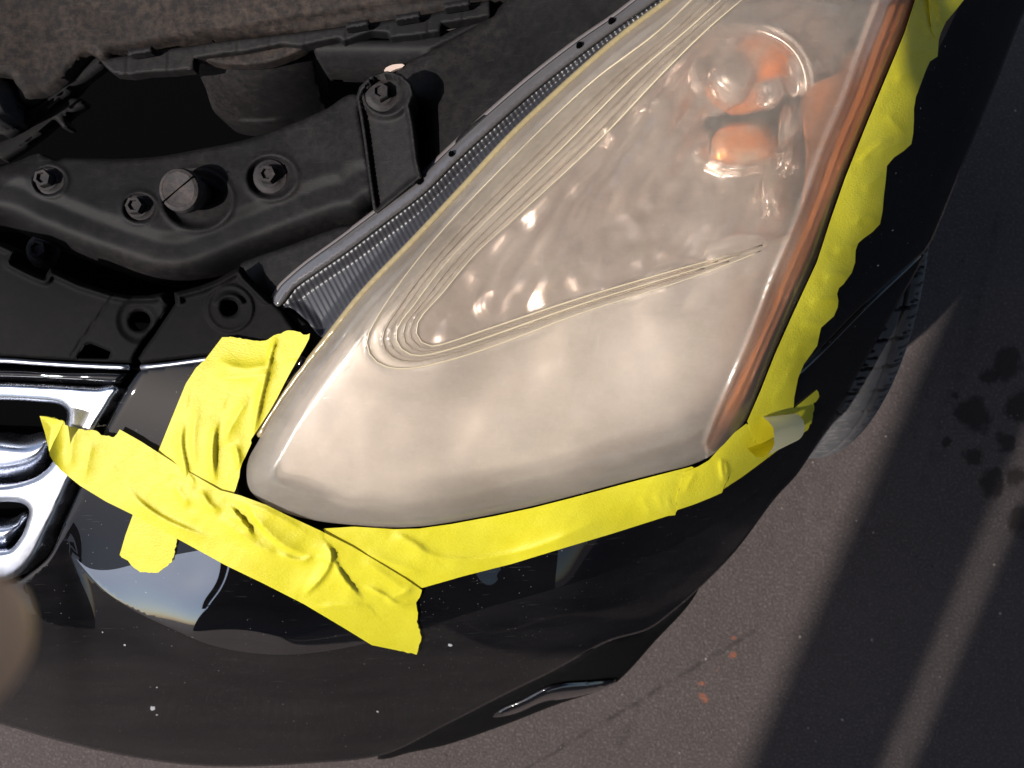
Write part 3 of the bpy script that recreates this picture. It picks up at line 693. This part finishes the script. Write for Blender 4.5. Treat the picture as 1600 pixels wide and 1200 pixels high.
# rubber bump stop with a slit
x, y = 306, 304; z0 = hz(shroud_z, x, y)
st = lathe('bump_stop', [(0, -.002), (.013, -.002), (.0125, .006), (.0155, .011), (.0145, .0125), (.0168, .016), (.0170, .0225), (.0160, .0255), (.0135, .0268), (.0125, .0262), (0, .0270)], M['rubber'], sh, 32, W(x, y, z0), (.10, -.12, 0))
sl = box('slit', (-.0004, -.0167, .012), (.0004, .0167, .0275), M['hidden'], st, Matrix.Rotation(-.95, 4, 'Z')); sl.matrix_parent_inverse = Matrix.Identity(4)

# bracket with its ring and bolt
BR = [(556,152),(562,135),(580,118),(605,111),(627,116),(643,130),(647,148),(640,165),(646,200),(652,250),(659,277),(590,334),(583,328),(576,280),(568,219),(562,180)]
BC = curve(BR, 6)
def bracket_z(p, d):
    t = np.clip((p[:, 1]-130)/200, 0, 1); z = S(p)+.006-.016*t+.006*(1-sstep((d-4)/5))-roll(d, 2.5, .002)
    rr = np.hypot(p[:, 0]-602, p[:, 1]-146); z = z+.004*np.exp(-((rr-34)/6)**2)-.004*(1-sstep((rr-26)/6))
    return z
br = patch('bracket', BR, bracket_z, M['duct'], car, 3, skirt=.040, share=True, smooth=False)
copy_bolt(b0, W(597, 150, hz(bracket_z, 602, 148)), br, .2, .95)

# apron behind the lamp, filler panels
AP = [(598,112),(631,100),(709,60),(769,22),(800,-10),(850,-45),(1075,-45),(1000,4),(963,34),(903,76),(763,190),(703,246),(655,300),(648,220),(640,140),(618,112)]
def apron_z(p, d): return S(p)-.022-roll(d, 5, .004)-.010*sstep((680-p[:, 0])/60)+.001*fbm(p, 80, 4, 2)
ap = patch('apron', AP, apron_z, M['dusty' if 0 else 'shroud'], car, 6, skirt=.03, share=True)
patch('inner_bracket', [(708,232),(716,214),(755,180),(762,178),(766,186),(720,240),(710,246)], lambda p, d: S(p)-.014-roll(d, 4, .003), M['duct'], ap, 4, skirt=.012, share=True)
FP = [(384,431),(375,414),(398,402),(444,386),(525,356),(562,348),(586,334),(640,300),(650,292),(592,338),(534,384),(486,418),(452,446),(434,470),(419,464)]
patch('filler_panel', FP, lambda p, d: S(p)-.018-roll(d, 5, .003)-.008*sstep((420-p[:, 0])/30), M['shroud'], car, 4, skirt=.02, share=True)
FP2 = [(419,464),(434,472),(450,484),(480,506),(508,532),(500,545),(478,540),(440,486)]
patch('filler_panel', FP2, lambda p, d: S(p)-.014-roll(d, 4, .002), M['cover'], car, 4, skirt=.02, share=True)
patch('apron_foot', [(655,268),(662,240),(700,240),(720,236),(700,262),(655,300),(600,345),(588,338),(620,315)], lambda p, d: S(p)-.034, M['hidden'], car, 6, skirt=.02)

# upper engine bay: dusty panel, hinged duct with lip strips
UP = [(-330,-200),(900,-200),(800,-12),(766,-4),(662,22),(575,33),(500,44),(440,52),(350,61),(275,72),(200,84),(156,93),(146,84),(135,82),(110,110),(92,130),(60,150),(35,160),(28,140),(15,120),(-330,100)]
def up_z(p, d):
    z = S(p)-.010-roll(d, 10, .006)+.003*fbm(p, 140, 8, 3)
    z = z+.010*np.exp(-((p[:, 0]*.13+p[:, 1]-62)/22)**2)*sstep((p[:, 0]-130)/60)*0
    k = sstep((p[:, 0]-(108+(p[:, 1])*.55))/30)   # dusty left part stands higher
    z = z-.012*sstep((p[:, 1]+p[:, 0]*.16-95)/18)*k*.6
    return z
up = patch('intake_panel', UP, up_z, M['dusty'], car, 6, skirt=.03, share=True)
up['label'] = 'large intake panel, brown with dust'
STRIP = [(156,94),(200,86),(275,75),(350,64),(440,54),(500,46),(575,36),(662,24),(766,0),(766,24),(752,28),(690,38),(688,50),(650,56),(608,60),(606,52),(580,50),(536,66),(530,60),(500,66),(470,73),(440,70),(380,82),(352,84),(304,92),(303,108),(270,112),(230,114),(205,118),(178,116),(166,106)]
patch('lip_strip', STRIP, lambda p, d: S(p)-.016-roll(d, 3, .002)-.0007*(np.abs(np.mod(p[:, 0]+9*np.sin(p[:, 0]/60), 58)-23) < 1.6), M['duct'], up, 3.5, skirt=.010, share=True, smooth=False)
for a in ((200,78,37,5),(540,36,36,5),(618,24,38,5),(694,5,40,5)):
    x, y, L, h = a; patch('clip_tab', [(x, y), (x+L, y-L*.17), (x+L, y-L*.17+h*1.8), (x, y+h*1.8)], lambda p, d: S(p)-.004-roll(d, 2, .001), M['duct'], up, 3, skirt=.008, smooth=False)
PAN = [(488,73),(500,68),(532,63),(608,62),(690,52),(766,26),(750,40),(709,62),(631,100),(606,106),(540,106),(503,104),(495,92)]
patch('duct_panel', PAN, lambda p, d: S(p)-.026-roll(d, 4, .003)-.02*sstep((p[:, 1]-70)/60), M['duct'], up, 5, skirt=.03, share=True, smooth=False)
DU = [(306,92),(330,97),(352,101),(385,102),(420,98),(455,86),(478,72),(489,74),(494,100),(502,150),(508,172),(470,184),(437,190),(400,192),(366,190),(345,184),(333,172),(322,140)]
def duct_z(p, d): return S(p)-.030-.075*np.clip((p[:, 1]-85)/100, 0, 1)**1.6-roll(d, 3, .002)-.03*np.clip(np.abs(p[:, 0]-405)/100, 0, 1)**2
patch('air_duct', DU, duct_z, M['duct'], up, 4, skirt=.04, share=True)
patch('duct_rim', [(312,89),(352,88),(440,73),(478,66),(484,70),(455,86),(420,98),(385,102),(352,101),(330,97)], lambda p, d: S(p)-.022-roll(d, 2, .002), M['dusty'], up, 4, skirt=.01, share=True)
ARM = [(155,86),(160,94),(140,112),(112,133),(102,142),(94,148),(60,172),(30,194),(0,212),(-330,250),(-330,228),(0,196),(30,180),(64,158),(88,140),(112,118),(138,97)]
patch('side_rail', ARM, lambda p, d: S(p)-.022-roll(d, 4, .003), M['duct'], car, 4, skirt=.014, share=True)
ARM2 = [(-330,262),(0,222),(40,198),(76,170),(100,156),(108,151),(130,155),(128,162),(106,176),(100,182),(108,200),(98,200),(86,186),(60,208),(30,230),(0,248),(-330,290)]
patch('rail_foot', ARM2, lambda p, d: S(p)-.034-roll(d, 4, .003), M['duct'], car, 4, skirt=.012, share=True, smooth=False)
patch('rail_slot', [(73,168),(92,152),(94,155),(76,171)], lambda p, d: S(p)-.0205-0*d, M['hidden'], car, 3, skirt=.002, smooth=False)
PI = [(-330,112),(0,116),(14,124),(28,144),(35,165),(34,184),(28,192),(14,200),(0,208),(-330,240)]
patch('hose', PI, lambda p, d: S(p)+.004-roll(d, 42, .035)+.003*np.exp(-((d-7)/4)**2), M['rubber'], car, 4, skirt=.02, share=True)
patch('bay_floor', [(-340,60),(200,60),(500,60),(720,60),(720,320),(400,400),(-340,400)], lambda p, d: S(p)-.42, M['hidden'], car, 40, skirt=.02)
patch('chip', [(600,110),(608,103),(622,100),(632,102),(618,108),(606,113)], lambda p, d: S(p)-.030, M['pale'], ap, 4, skirt=.003)

# raised bonnet (above the frame)
def bonnet():
    bm = bmesh.new(); n, m = 20, 12; g = []
    for i in range(n+1):
        for j in range(m+1):
            a = i/n; b = j/m; x = -1.45+1.5*a; L = 1.0*b
            x += -.03*b*(a-.5); y = 1.18-L*.42-.03*math.sin(math.pi*a); z = 1.02+L*.88+.05*math.sin(math.pi*b)+.03*math.sin(math.pi*a)
            g.append(bm.verts.new((x, y, z)))
    for i in range(n):
        for j in range(m):
            k = i*(m+1)+j; bm.faces.new((g[k], g[k+m+1], g[k+m+2], g[k+1]))
    bmesh.ops.solidify(bm, geom=bm.faces[:], thickness=.02)
    bmesh.ops.recalc_face_normals(bm, faces=bm.faces)
    return mesh_from_bm('bonnet', bm, M['paint_clean'], car)
bonnet()

# tyre
def tyre(cx, cy, Rr, wd, parent):
    prof = []
    for k in range(101):
        t = -1+2*k/100; x = t*wd/2; a = abs(t)
        r = Rr-.006*a*a-.030*max(0, (a-.78)/.22)**2.2; prof.append((x, r))
    prof = [(-wd/2*1.03, Rr-.07), (-wd/2*1.03, Rr-.05)]+prof+[(wd/2*1.03, Rr-.05), (wd/2*1.03, Rr-.07), (wd/2*.95, Rr-.12)]
    nA = 1680; verts = []; faces = []
    for i in range(nA):
        a = 2*math.pi*i/nA
        for x, r in prof:
            q = x/(wd/2); dep = 0
            if abs(q) < 1.0:
                ph = (a*56/(2*math.pi)+.35*abs(q)+(.5 if q < 0 else 0)) % 1
                if ph < .10 and abs(q) > .34: dep = .007
                if abs(abs(q)-.34) < .045 or abs(q) < .03: dep = .008
                if ph < .11 and .62 < abs(q) < .67: dep = .002
                if abs(abs(q)-.70) < .015: dep = max(dep, .003)
                for a0, q0, q1 in ((.36, .40, .52), (.36, .76, .88), (.62, .44, .58), (.62, .80, .92), (.84, .76, .86), (.84, .42, .5)):
                    if a0 < ph < a0+.07 and q0 < abs(q) < q1: dep = max(dep, .004)
            rr = r-dep
            verts.append((cx+x, cy+rr*math.cos(a), Rr+rr*math.sin(a)))
    m = len(prof)
    for i in range(nA):
        for k in range(m-1):
            a = i*m+k; b = ((i+1) % nA)*m+k; faces.append((a, b, b+1, a+1))
    me = bpy.data.meshes.new('tyre'); me.from_pydata(verts, [], faces); me.validate()
    o = link('tyre', me, M['tyre'], parent); return o
ty = tyre(.345, .215, .325, .215, car)
rim = lathe('rim', [(0, -.02), (.05, -.02), (.06, -.03), (.17, -.05), (.205, -.06), (.21, -.03), (.215, .06), (.2, .09)], M['satin'], ty, 40, (.345, .215, .325), (0, R(90), 0))

# ---------------------------------------------------------------- masking tape
def ridge(p, pts, wd, h, asym=1.0):
    c = curve(pts, 6, False); d = dist(p, c, False); asym = max(asym, 1/asym)**2.0 if asym >= 1 else asym**2.0
    # taper towards the ends
    s0 = np.hypot(p[:, 0]-c[0][0], p[:, 1]-c[0][1]); s1 = np.hypot(p[:, 0]-c[-1][0], p[:, 1]-c[-1][1])
    L = np.hypot(*(c[-1]-c[0])); e = sstep(s0/(L*.35))*sstep(s1/(L*.35))
    # which side
    k = np.array([np.argmin(((q-c)**2).sum(1)) for q in p]); k = np.clip(k, 0, len(c)-2); t = c[k+1]-c[k]
    side = np.sign(t[:, 0]*(p[:, 1]-c[k][:, 1])-t[:, 1]*(p[:, 0]-c[k][:, 0])); wv = np.where(side > 0, wd*asym, wd/asym)
    return h*e*np.exp(-(d/wv)**1.12)
def tape(name, pts, label, lift, ridges, res=4, extra=None, jag=None, group=None, seed=1):
    # jagged torn stretches: list of index ranges of pts
    P = []
    for i, q in enumerate(pts):
        P.append(tuple(q)); nx = pts[(i+1) % len(pts)]
        if jag and i in jag:
            L = math.hypot(nx[0]-q[0], nx[1]-q[1]); k = int(L/4)
            for t in range(1, k):
                f = t/k; P.append((q[0]+(nx[0]-q[0])*f+rng.uniform(-1.1, 1.1), q[1]+(nx[1]-q[1])*f+rng.uniform(-1.1, 1.1)))
    def z(p, d):
        z = S(p)+lift+.0005*fbm(p, 70, seed, 2)+.0004*fbm(np.stack([p[:, 0]*.8+p[:, 1]*.5, (p[:, 1]*.8-p[:, 0]*.5)*.35], 1), 26, seed+4, 2)+.00006*fbm(p, 8, seed+9, 2)
        for r in ridges: z = z+ridge(p, *r)
        if extra is not None: z = z+extra(p, d)
        return z
    o = patch(name, P, z, M['tape'], None, res, skirt=.0005, smooth=False)
    tag(o, label, 'masking tape', group); return o
G = 'strips of yellow masking tape round the headlight'
T3 = [(505,826),(553,823),(616,827),(655,826),(705,819),(770,807),(831,794),(894,778),(972,757),(1034,741),(1081,729),(1091,732),(1083,748),(1075,762),(1062,786),(1055,805),(1044,806),(1019,814),(956,834),(862,862),(800,881),(725,900),(662,918),(600,930),(540,900)]
tape('tape_strip', T3, 'long yellow tape strip along the lower edge of the headlight cover', .0010,
     [([(590,832),(640,850),(690,872),(760,872),(850,850),(960,800)], 13, .0042, 1.35), ([(610,830),(650,850),(672,868)], 8, .003, 1.3), ([(560,860),(610,878),(670,900)], 9, .0025),
      ([(1000,770),(1010,790),(1020,810)], 6, .0012), ([(1020,765),(1032,785),(1036,805)], 6, .0012), ([(1040,770),(1046,790),(1048,804)], 5, .0012)], jag=(10, 11, 12, 13, 14), group=G, seed=2, res=3.5)
T4a = [(1068,738),(1091,729),(1108,719),(1128,697),(1148,676),(1166,662),(1180,668),(1180,700),(1160,722),(1141,742),(1136,752),(1131,762),(1128,770),(1110,778),(1085,788),(1058,797),(1056,780)]
tape('tape_strip', T4a, 'short yellow tape piece round the lower right corner of the lamp, left of the curl', .0018,
     [([(1126,712),(1128,735),(1132,758)], 3.5, .004), ([(1132,716),(1136,735),(1134,756)], 3, .003), ([(1090,735),(1078,752),(1068,775)], 4, .0015)], jag=(7, 8, 9, 10), group=G, seed=3, res=3)
T4b = [(1141,741),(1160,712),(1180,690),(1200,668),(1237,641),(1258,624),(1276,609),(1279,613),(1280,620),(1275,628),(1271,630),(1272,641),(1269,656),(1265,664),(1262,672),(1240,686),(1216,703),(1191,722),(1160,745),(1131,764)]
tape('tape_strip', T4b, 'yellow tape piece under the curl, its torn end pointing at the tyre', .0010,
     [([(1200,655),(1235,648),(1280,620)], 7, .002)], jag=(6, 7, 8, 9, 10, 11, 12, 13), group=G, seed=4, res=3)
T5 = [(1432,-30),(1430,0),(1413,53),(1383,125),(1352,200),(1321,278),(1299,341),(1277,409),(1239,491),(1211,554),(1189,610),(1168,658),(1172,672),(1180,688),(1200,700),(1222,690),(1236,656),(1240,640),(1241,622),(1247,591),(1256,569),(1268,553),(1277,540),(1280,525),(1283,512),(1303,494),(1309,480),(1310,470),(1308,459),(1311,450),(1318,444),(1331,426),(1336,410),(1337,391),(1341,380),(1350,372),(1364,362),(1375,350),(1379,330),(1381,306),(1384,282),(1386,259),(1397,246),(1412,236),(1424,225),(1427,208),(1428,187),(1428,170),(1431,152),(1447,109),(1453,96),(1465,88),(1466,75),(1467,62),(1470,52),(1478,34),(1490,19),(1497,0),(1500,-30)]
r5 = [([(1335,360),(1345,340),(1375,345)], 8, .003), ([(1300,395),(1325,385),(1345,390)], 9, .004), ([(1285,440),(1300,430),(1335,432)], 9, .0045), ([(1262,480),(1280,468),(1318,470)], 9, .004),
      ([(1250,515),(1262,505),(1300,512)], 8, .003), ([(1235,560),(1250,540),(1285,530)], 8, .0035), ([(1225,600),(1238,575),(1262,560)], 7, .003), ([(1205,640),(1222,605),(1245,590)], 7, .002),
      ([(1335,262),(1352,242),(1378,222),(1400,218)], 7, .004, 1.4), ([(1360,245),(1395,228),(1425,222)], 9, .003), ([(1345,300),(1360,285),(1385,270)], 9, .003), ([(1385,170),(1395,190),(1420,215)], 9, .003),
      ([(1420,75),(1432,82),(1445,78)], 5, .003), ([(1395,130),(1415,115),(1440,118)], 9, .003), ([(1440,20),(1450,45),(1468,60)], 6, .003)]
r5 = [(q[0], q[1]*.8, q[2]*.62)+q[3:] for q in r5]
tape('tape_strip', T5, 'long yellow tape strip with a wavy edge down the side of the headlight', .0016, r5, jag=None, group=G, seed=5, res=4,
     extra=lambda p, d: .0045*sstep((dist(p, np.array([(x, y) for x, y in T5[:12]], float), False)-45)/40)*np.sin(p[:, 1]/11.5+p[:, 0]/25)*.06)
T6 = [(1451,-30),(1452,0),(1453,25),(1456,47),(1462,59),(1466,52),(1472,47),(1478,34),(1491,19),(1506,0),(1512,-30)]
tape('tape_strip', T6, 'small dull yellow tape scrap overlapping the top of the side strip at the upper right', .0034, [([(1460,-10),(1468,20),(1466,45)], 7, .003)], jag=(2, 3, 4, 5), group=G, seed=6, res=3)
T1 = [(347,527),(360,526),(375,528),(390,531),(406,533),(415,532),(422,528),(428,524),(434,522),(453,516),(460,517),(469,519),(474,523),(484,521),(483,529),(477,541),(466,560),(453,583),(444,600),(433,622),(422,641),(408,663),(394,684),(392,688),(393,692),(390,699),(384,712),(378,724),(375,734),(374,745),(368,765),(350,800),(330,805),(305,802),(290,802),(284,810),(275,850),(269,878),(262,884),(247,895),(232,895),(219,894),(208,886),(200,876),(190,871),(187,867),(196,836),(208,803),(228,756),(247,706),(268,654),(290,600),(306,575),(322,560)]
T1 = T1[:33]+[(296,796),(284,826),(276,846)]+T1[35:]
r1 = [([(330,560),(380,575),(440,565)], 12, .0038, 1.2), ([(320,590),(370,590),(440,582)], 14, .003), ([(434,524),(424,550),(418,580)], 3, .004), ([(424,555),(408,620),(400,660),(395,690)], 6, .005, 1.3),
      ([(290,650),(284,690),(292,740),(292,770)], 7, .004, 1.5), ([(345,650),(335,680),(333,720),(338,760)], 7, .0055, 1.4), ([(365,690),(372,710),(374,735)], 5, .004), ([(395,610),(365,660),(345,700)], 12, .004), ([(312,620),(303,680),(306,740)], 11, .003)]
tape('tape_strip', T1, 'shorter yellow tape strip running down from the headlight tip, passing under the diagonal one', .0012, r1, jag=tuple(range(0, 13))+tuple(range(34, 44)), group=G, seed=7, res=3)
T2 = [(62,650),(75,651),(88,654),(100,658),(102,664),(108,666),(130,671),(150,673),(158,680),(166,681),(178,683),(183,678),(187,671),(219,689),(289,734),(344,766),(375,774),(416,789),(444,803),(500,829),(550,854),(587,876),(631,903),(659,922),(657,930),(653,937),(650,942),(651,948),(653,958),(651,972),(656,984),(658,1000),(654,1012),(651,1023),(620,1016),(581,1008),(537,981),(475,944),(412,912),(350,882),(292,850),(209,805),(166,784),(125,759),(94,734),(84,722),(78,712),(75,697),(70,676)]
def t2x(p, d):
    e = sstep((115-p[:, 0])/50)
    return .012*e*e+.0055*sstep((p[:, 0]-330)/60)*sstep((500-p[:, 0])/80)*sstep((p[:, 1]-(p[:, 0]*.55+590))/-40)*0
r2 = [([(195,750),(215,780),(260,812),(340,845)], 8, .0038, 1.5), ([(230,690),(240,720),(248,745)], 7, .001), ([(310,760),(330,790),(350,800)], 9, .0042, 1.3), ([(270,750),(285,775),(300,795)], 10, .003),
      ([(355,785),(380,815),(402,845)], 3.5, .0045, 1.5), ([(385,778),(400,810),(440,850),(490,870)], 9, .0065, .6), ([(430,862),(470,876),(495,866)], 5, .004), ([(508,840),(518,870),(505,900),(470,935)], 6, .007, 1.4),
      ([(518,865),(535,900),(570,940)], 6, .0055, 1.5), ([(330,800),(400,850),(460,880)], 16, .004), ([(480,950),(540,946),(590,948)], 5, .003), ([(560,912),(600,930),(622,944),(655,940)], 4, .0045), ([(600,935),(625,930),(650,912)], 7, .003),
      ([(120,660),(112,700),(110,740)], 9, .002), ([(145,680),(138,720),(130,755)], 9, .0022), ([(560,870),(610,905),(650,935)], 14, .003), ([(340,770),(420,800),(500,845)], 14, .0035)]
tape('tape_strip', T2, 'longest yellow tape strip, laid diagonally from the chrome grille to the bumper', .0030, r2, jag=tuple(range(0, 12))+tuple(range(23, 34)), group=G, seed=8, res=3, extra=t2x)
# folded corner of the diagonal strip over the grille
patch('folded_corner', [(63,651),(75,652),(88,655),(99,659),(92,675),(84,690),(77,706),(71,680)], lambda p, d: S(p)+.0165-.00*d+.004*(1-d/20.), M['tape'], bpy.data.objects['tape_strip.006'] if 'tape_strip.006' in bpy.data.objects else None, 3, skirt=.0004, smooth=False)
# curled end of the side strip: a roll whose sticky cream face is outside
def curl():
    a = Vector(W(1186, 683, S1(1186, 683)+.016)); b = Vector(W(1237, 668, S1(1237, 668)+.014))
    ax = (b-a).normalized(); up_ = Vector((0, 0, 1)); e1 = up_.cross(ax).normalized(); e2 = ax.cross(e1)
    vs_, fs = [], []; nA, nL = 56, 14
    for i in range(nA+1):
        th = R(-100)+i/nA*R(372)
        for j in range(nL+1):
            t = j/nL; rr = .0168*(1-.25*t)*(1+.06*math.sin(2*th+.5))*(1-.05*i/nA); jg = (.0008*math.sin(th*7)+.0006*math.sin(th*17+1)) if j == 0 else 0
            st_ = -.004*math.sin(th) if j == 0 else -.004*(1-t)*math.sin(th)
            p = a+(b-a)*t+ax*(jg+st_)+(e1*math.cos(th)+e2*math.sin(th))*rr
            vs_.append(p)
    for i in range(nA):
        for j in range(nL):
            k = i*(nL+1)+j; fs.append((k, k+nL+1, k+nL+2, k+1))
    me = bpy.data.meshes.new('curled_end'); me.from_pydata(vs_, [], fs)
    o = link('curled_end', me, M['tape'], side)
    bm = bmesh.new(); bm.from_mesh(me); bm.faces.ensure_lookup_table(); f = bm.faces[len(bm.faces)//2]; bm.normal_update(); c = (a+b)/2
    if f.normal.dot(f.calc_center_median()-c) > 0: bmesh.ops.reverse_faces(bm, faces=bm.faces[:])
    bm.to_mesh(me); bm.free(); o['label'] = 'rolled-up end showing its cream sticky side'
side = [o for o in bpy.data.objects if o.get('label', '').startswith('long yellow tape strip with a wavy')][0]
curl()

# ---------------------------------------------------------------- grit and petals on the ground
bm = bmesh.new()
for k in range(150):
    px, py = rng.uniform(760, 1620), rng.uniform(120, 1210)
    x, y, _ = W(px, py, 0); r = .0006+.0018*rng.uniform(0, 1)**3
    mt = Matrix.Translation((x, y, r*.3))@Matrix.Rotation(rng.uniform(0, 6), 4, 'Z')@Matrix.Diagonal((r*rng.uniform(.8, 1.6), r, r*.6, 1))
    bmesh.ops.create_icosphere(bm, subdivisions=1, radius=1, matrix=mt)
o = mesh_from_bm('grit', bm, M['stone'], None, False); tag(o, 'scattered pale specks of grit on the concrete', 'grit', kind='stuff')
# ---------------------------------------------------------------- finger of the photographer close to the camera
def finger():
    me = bpy.data.meshes.new('hand')
    J = [(-.0495,-.0265,1.372,.0066),(-.056,-.0262,1.372,.0084),(-.071,-.024,1.374,.0086),(-.088,-.018,1.379,.0080),(-.104,-.006,1.390,.0086),(-.120,.010,1.408,.0092),(-.135,.028,1.432,.0100),(-.150,.05,1.462,.016),(-.165,.075,1.490,.022),(-.18,.10,1.52,.024),
         (-.150,.030,1.455,.0090),(-.145,.010,1.458,.0085),(-.140,-.006,1.462,.0080),(-.128,.045,1.475,.0090),(-.112,.032,1.480,.0085),(-.10,.020,1.484,.0078),(-.172,.05,1.48,.0085),(-.172,.030,1.484,.0078),(-.170,.015,1.488,.0070),(-.14,.085,1.50,.012),(-.12,.075,1.505,.010),(-.105,.065,1.508,.0088)]
    E = [(0,1),(1,2),(2,3),(3,4),(4,5),(5,6),(6,7),(7,8),(8,9),(7,10),(10,11),(11,12),(7,13),(13,14),(14,15),(8,16),(16,17),(17,18),(8,19),(19,20),(20,21)]
    me.from_pydata([j[:3] for j in J], E, []); o = bpy.data.objects.new('hand', me); col.objects.link(o)
    me.materials.append(M['skin']); sk = o.modifiers.new('skin', 'SKIN'); o.modifiers.new('sub', 'SUBSURF').levels = 2; o.modifiers['sub'].render_levels = 2
    sk.use_smooth_shade = True
    for v_, j in zip(me.skin_vertices[0].data, J): v_.radius = (j[3], j[3])
    me.skin_vertices[0].data[9].use_root = True
    return tag(o, 'blurred fingertip of a hand close to the camera at the left edge', 'hand')
finger()
print('objects', len(bpy.data.objects), 'tris', sum(len(o.data.polygons) for o in bpy.data.objects if o.type == 'MESH'))
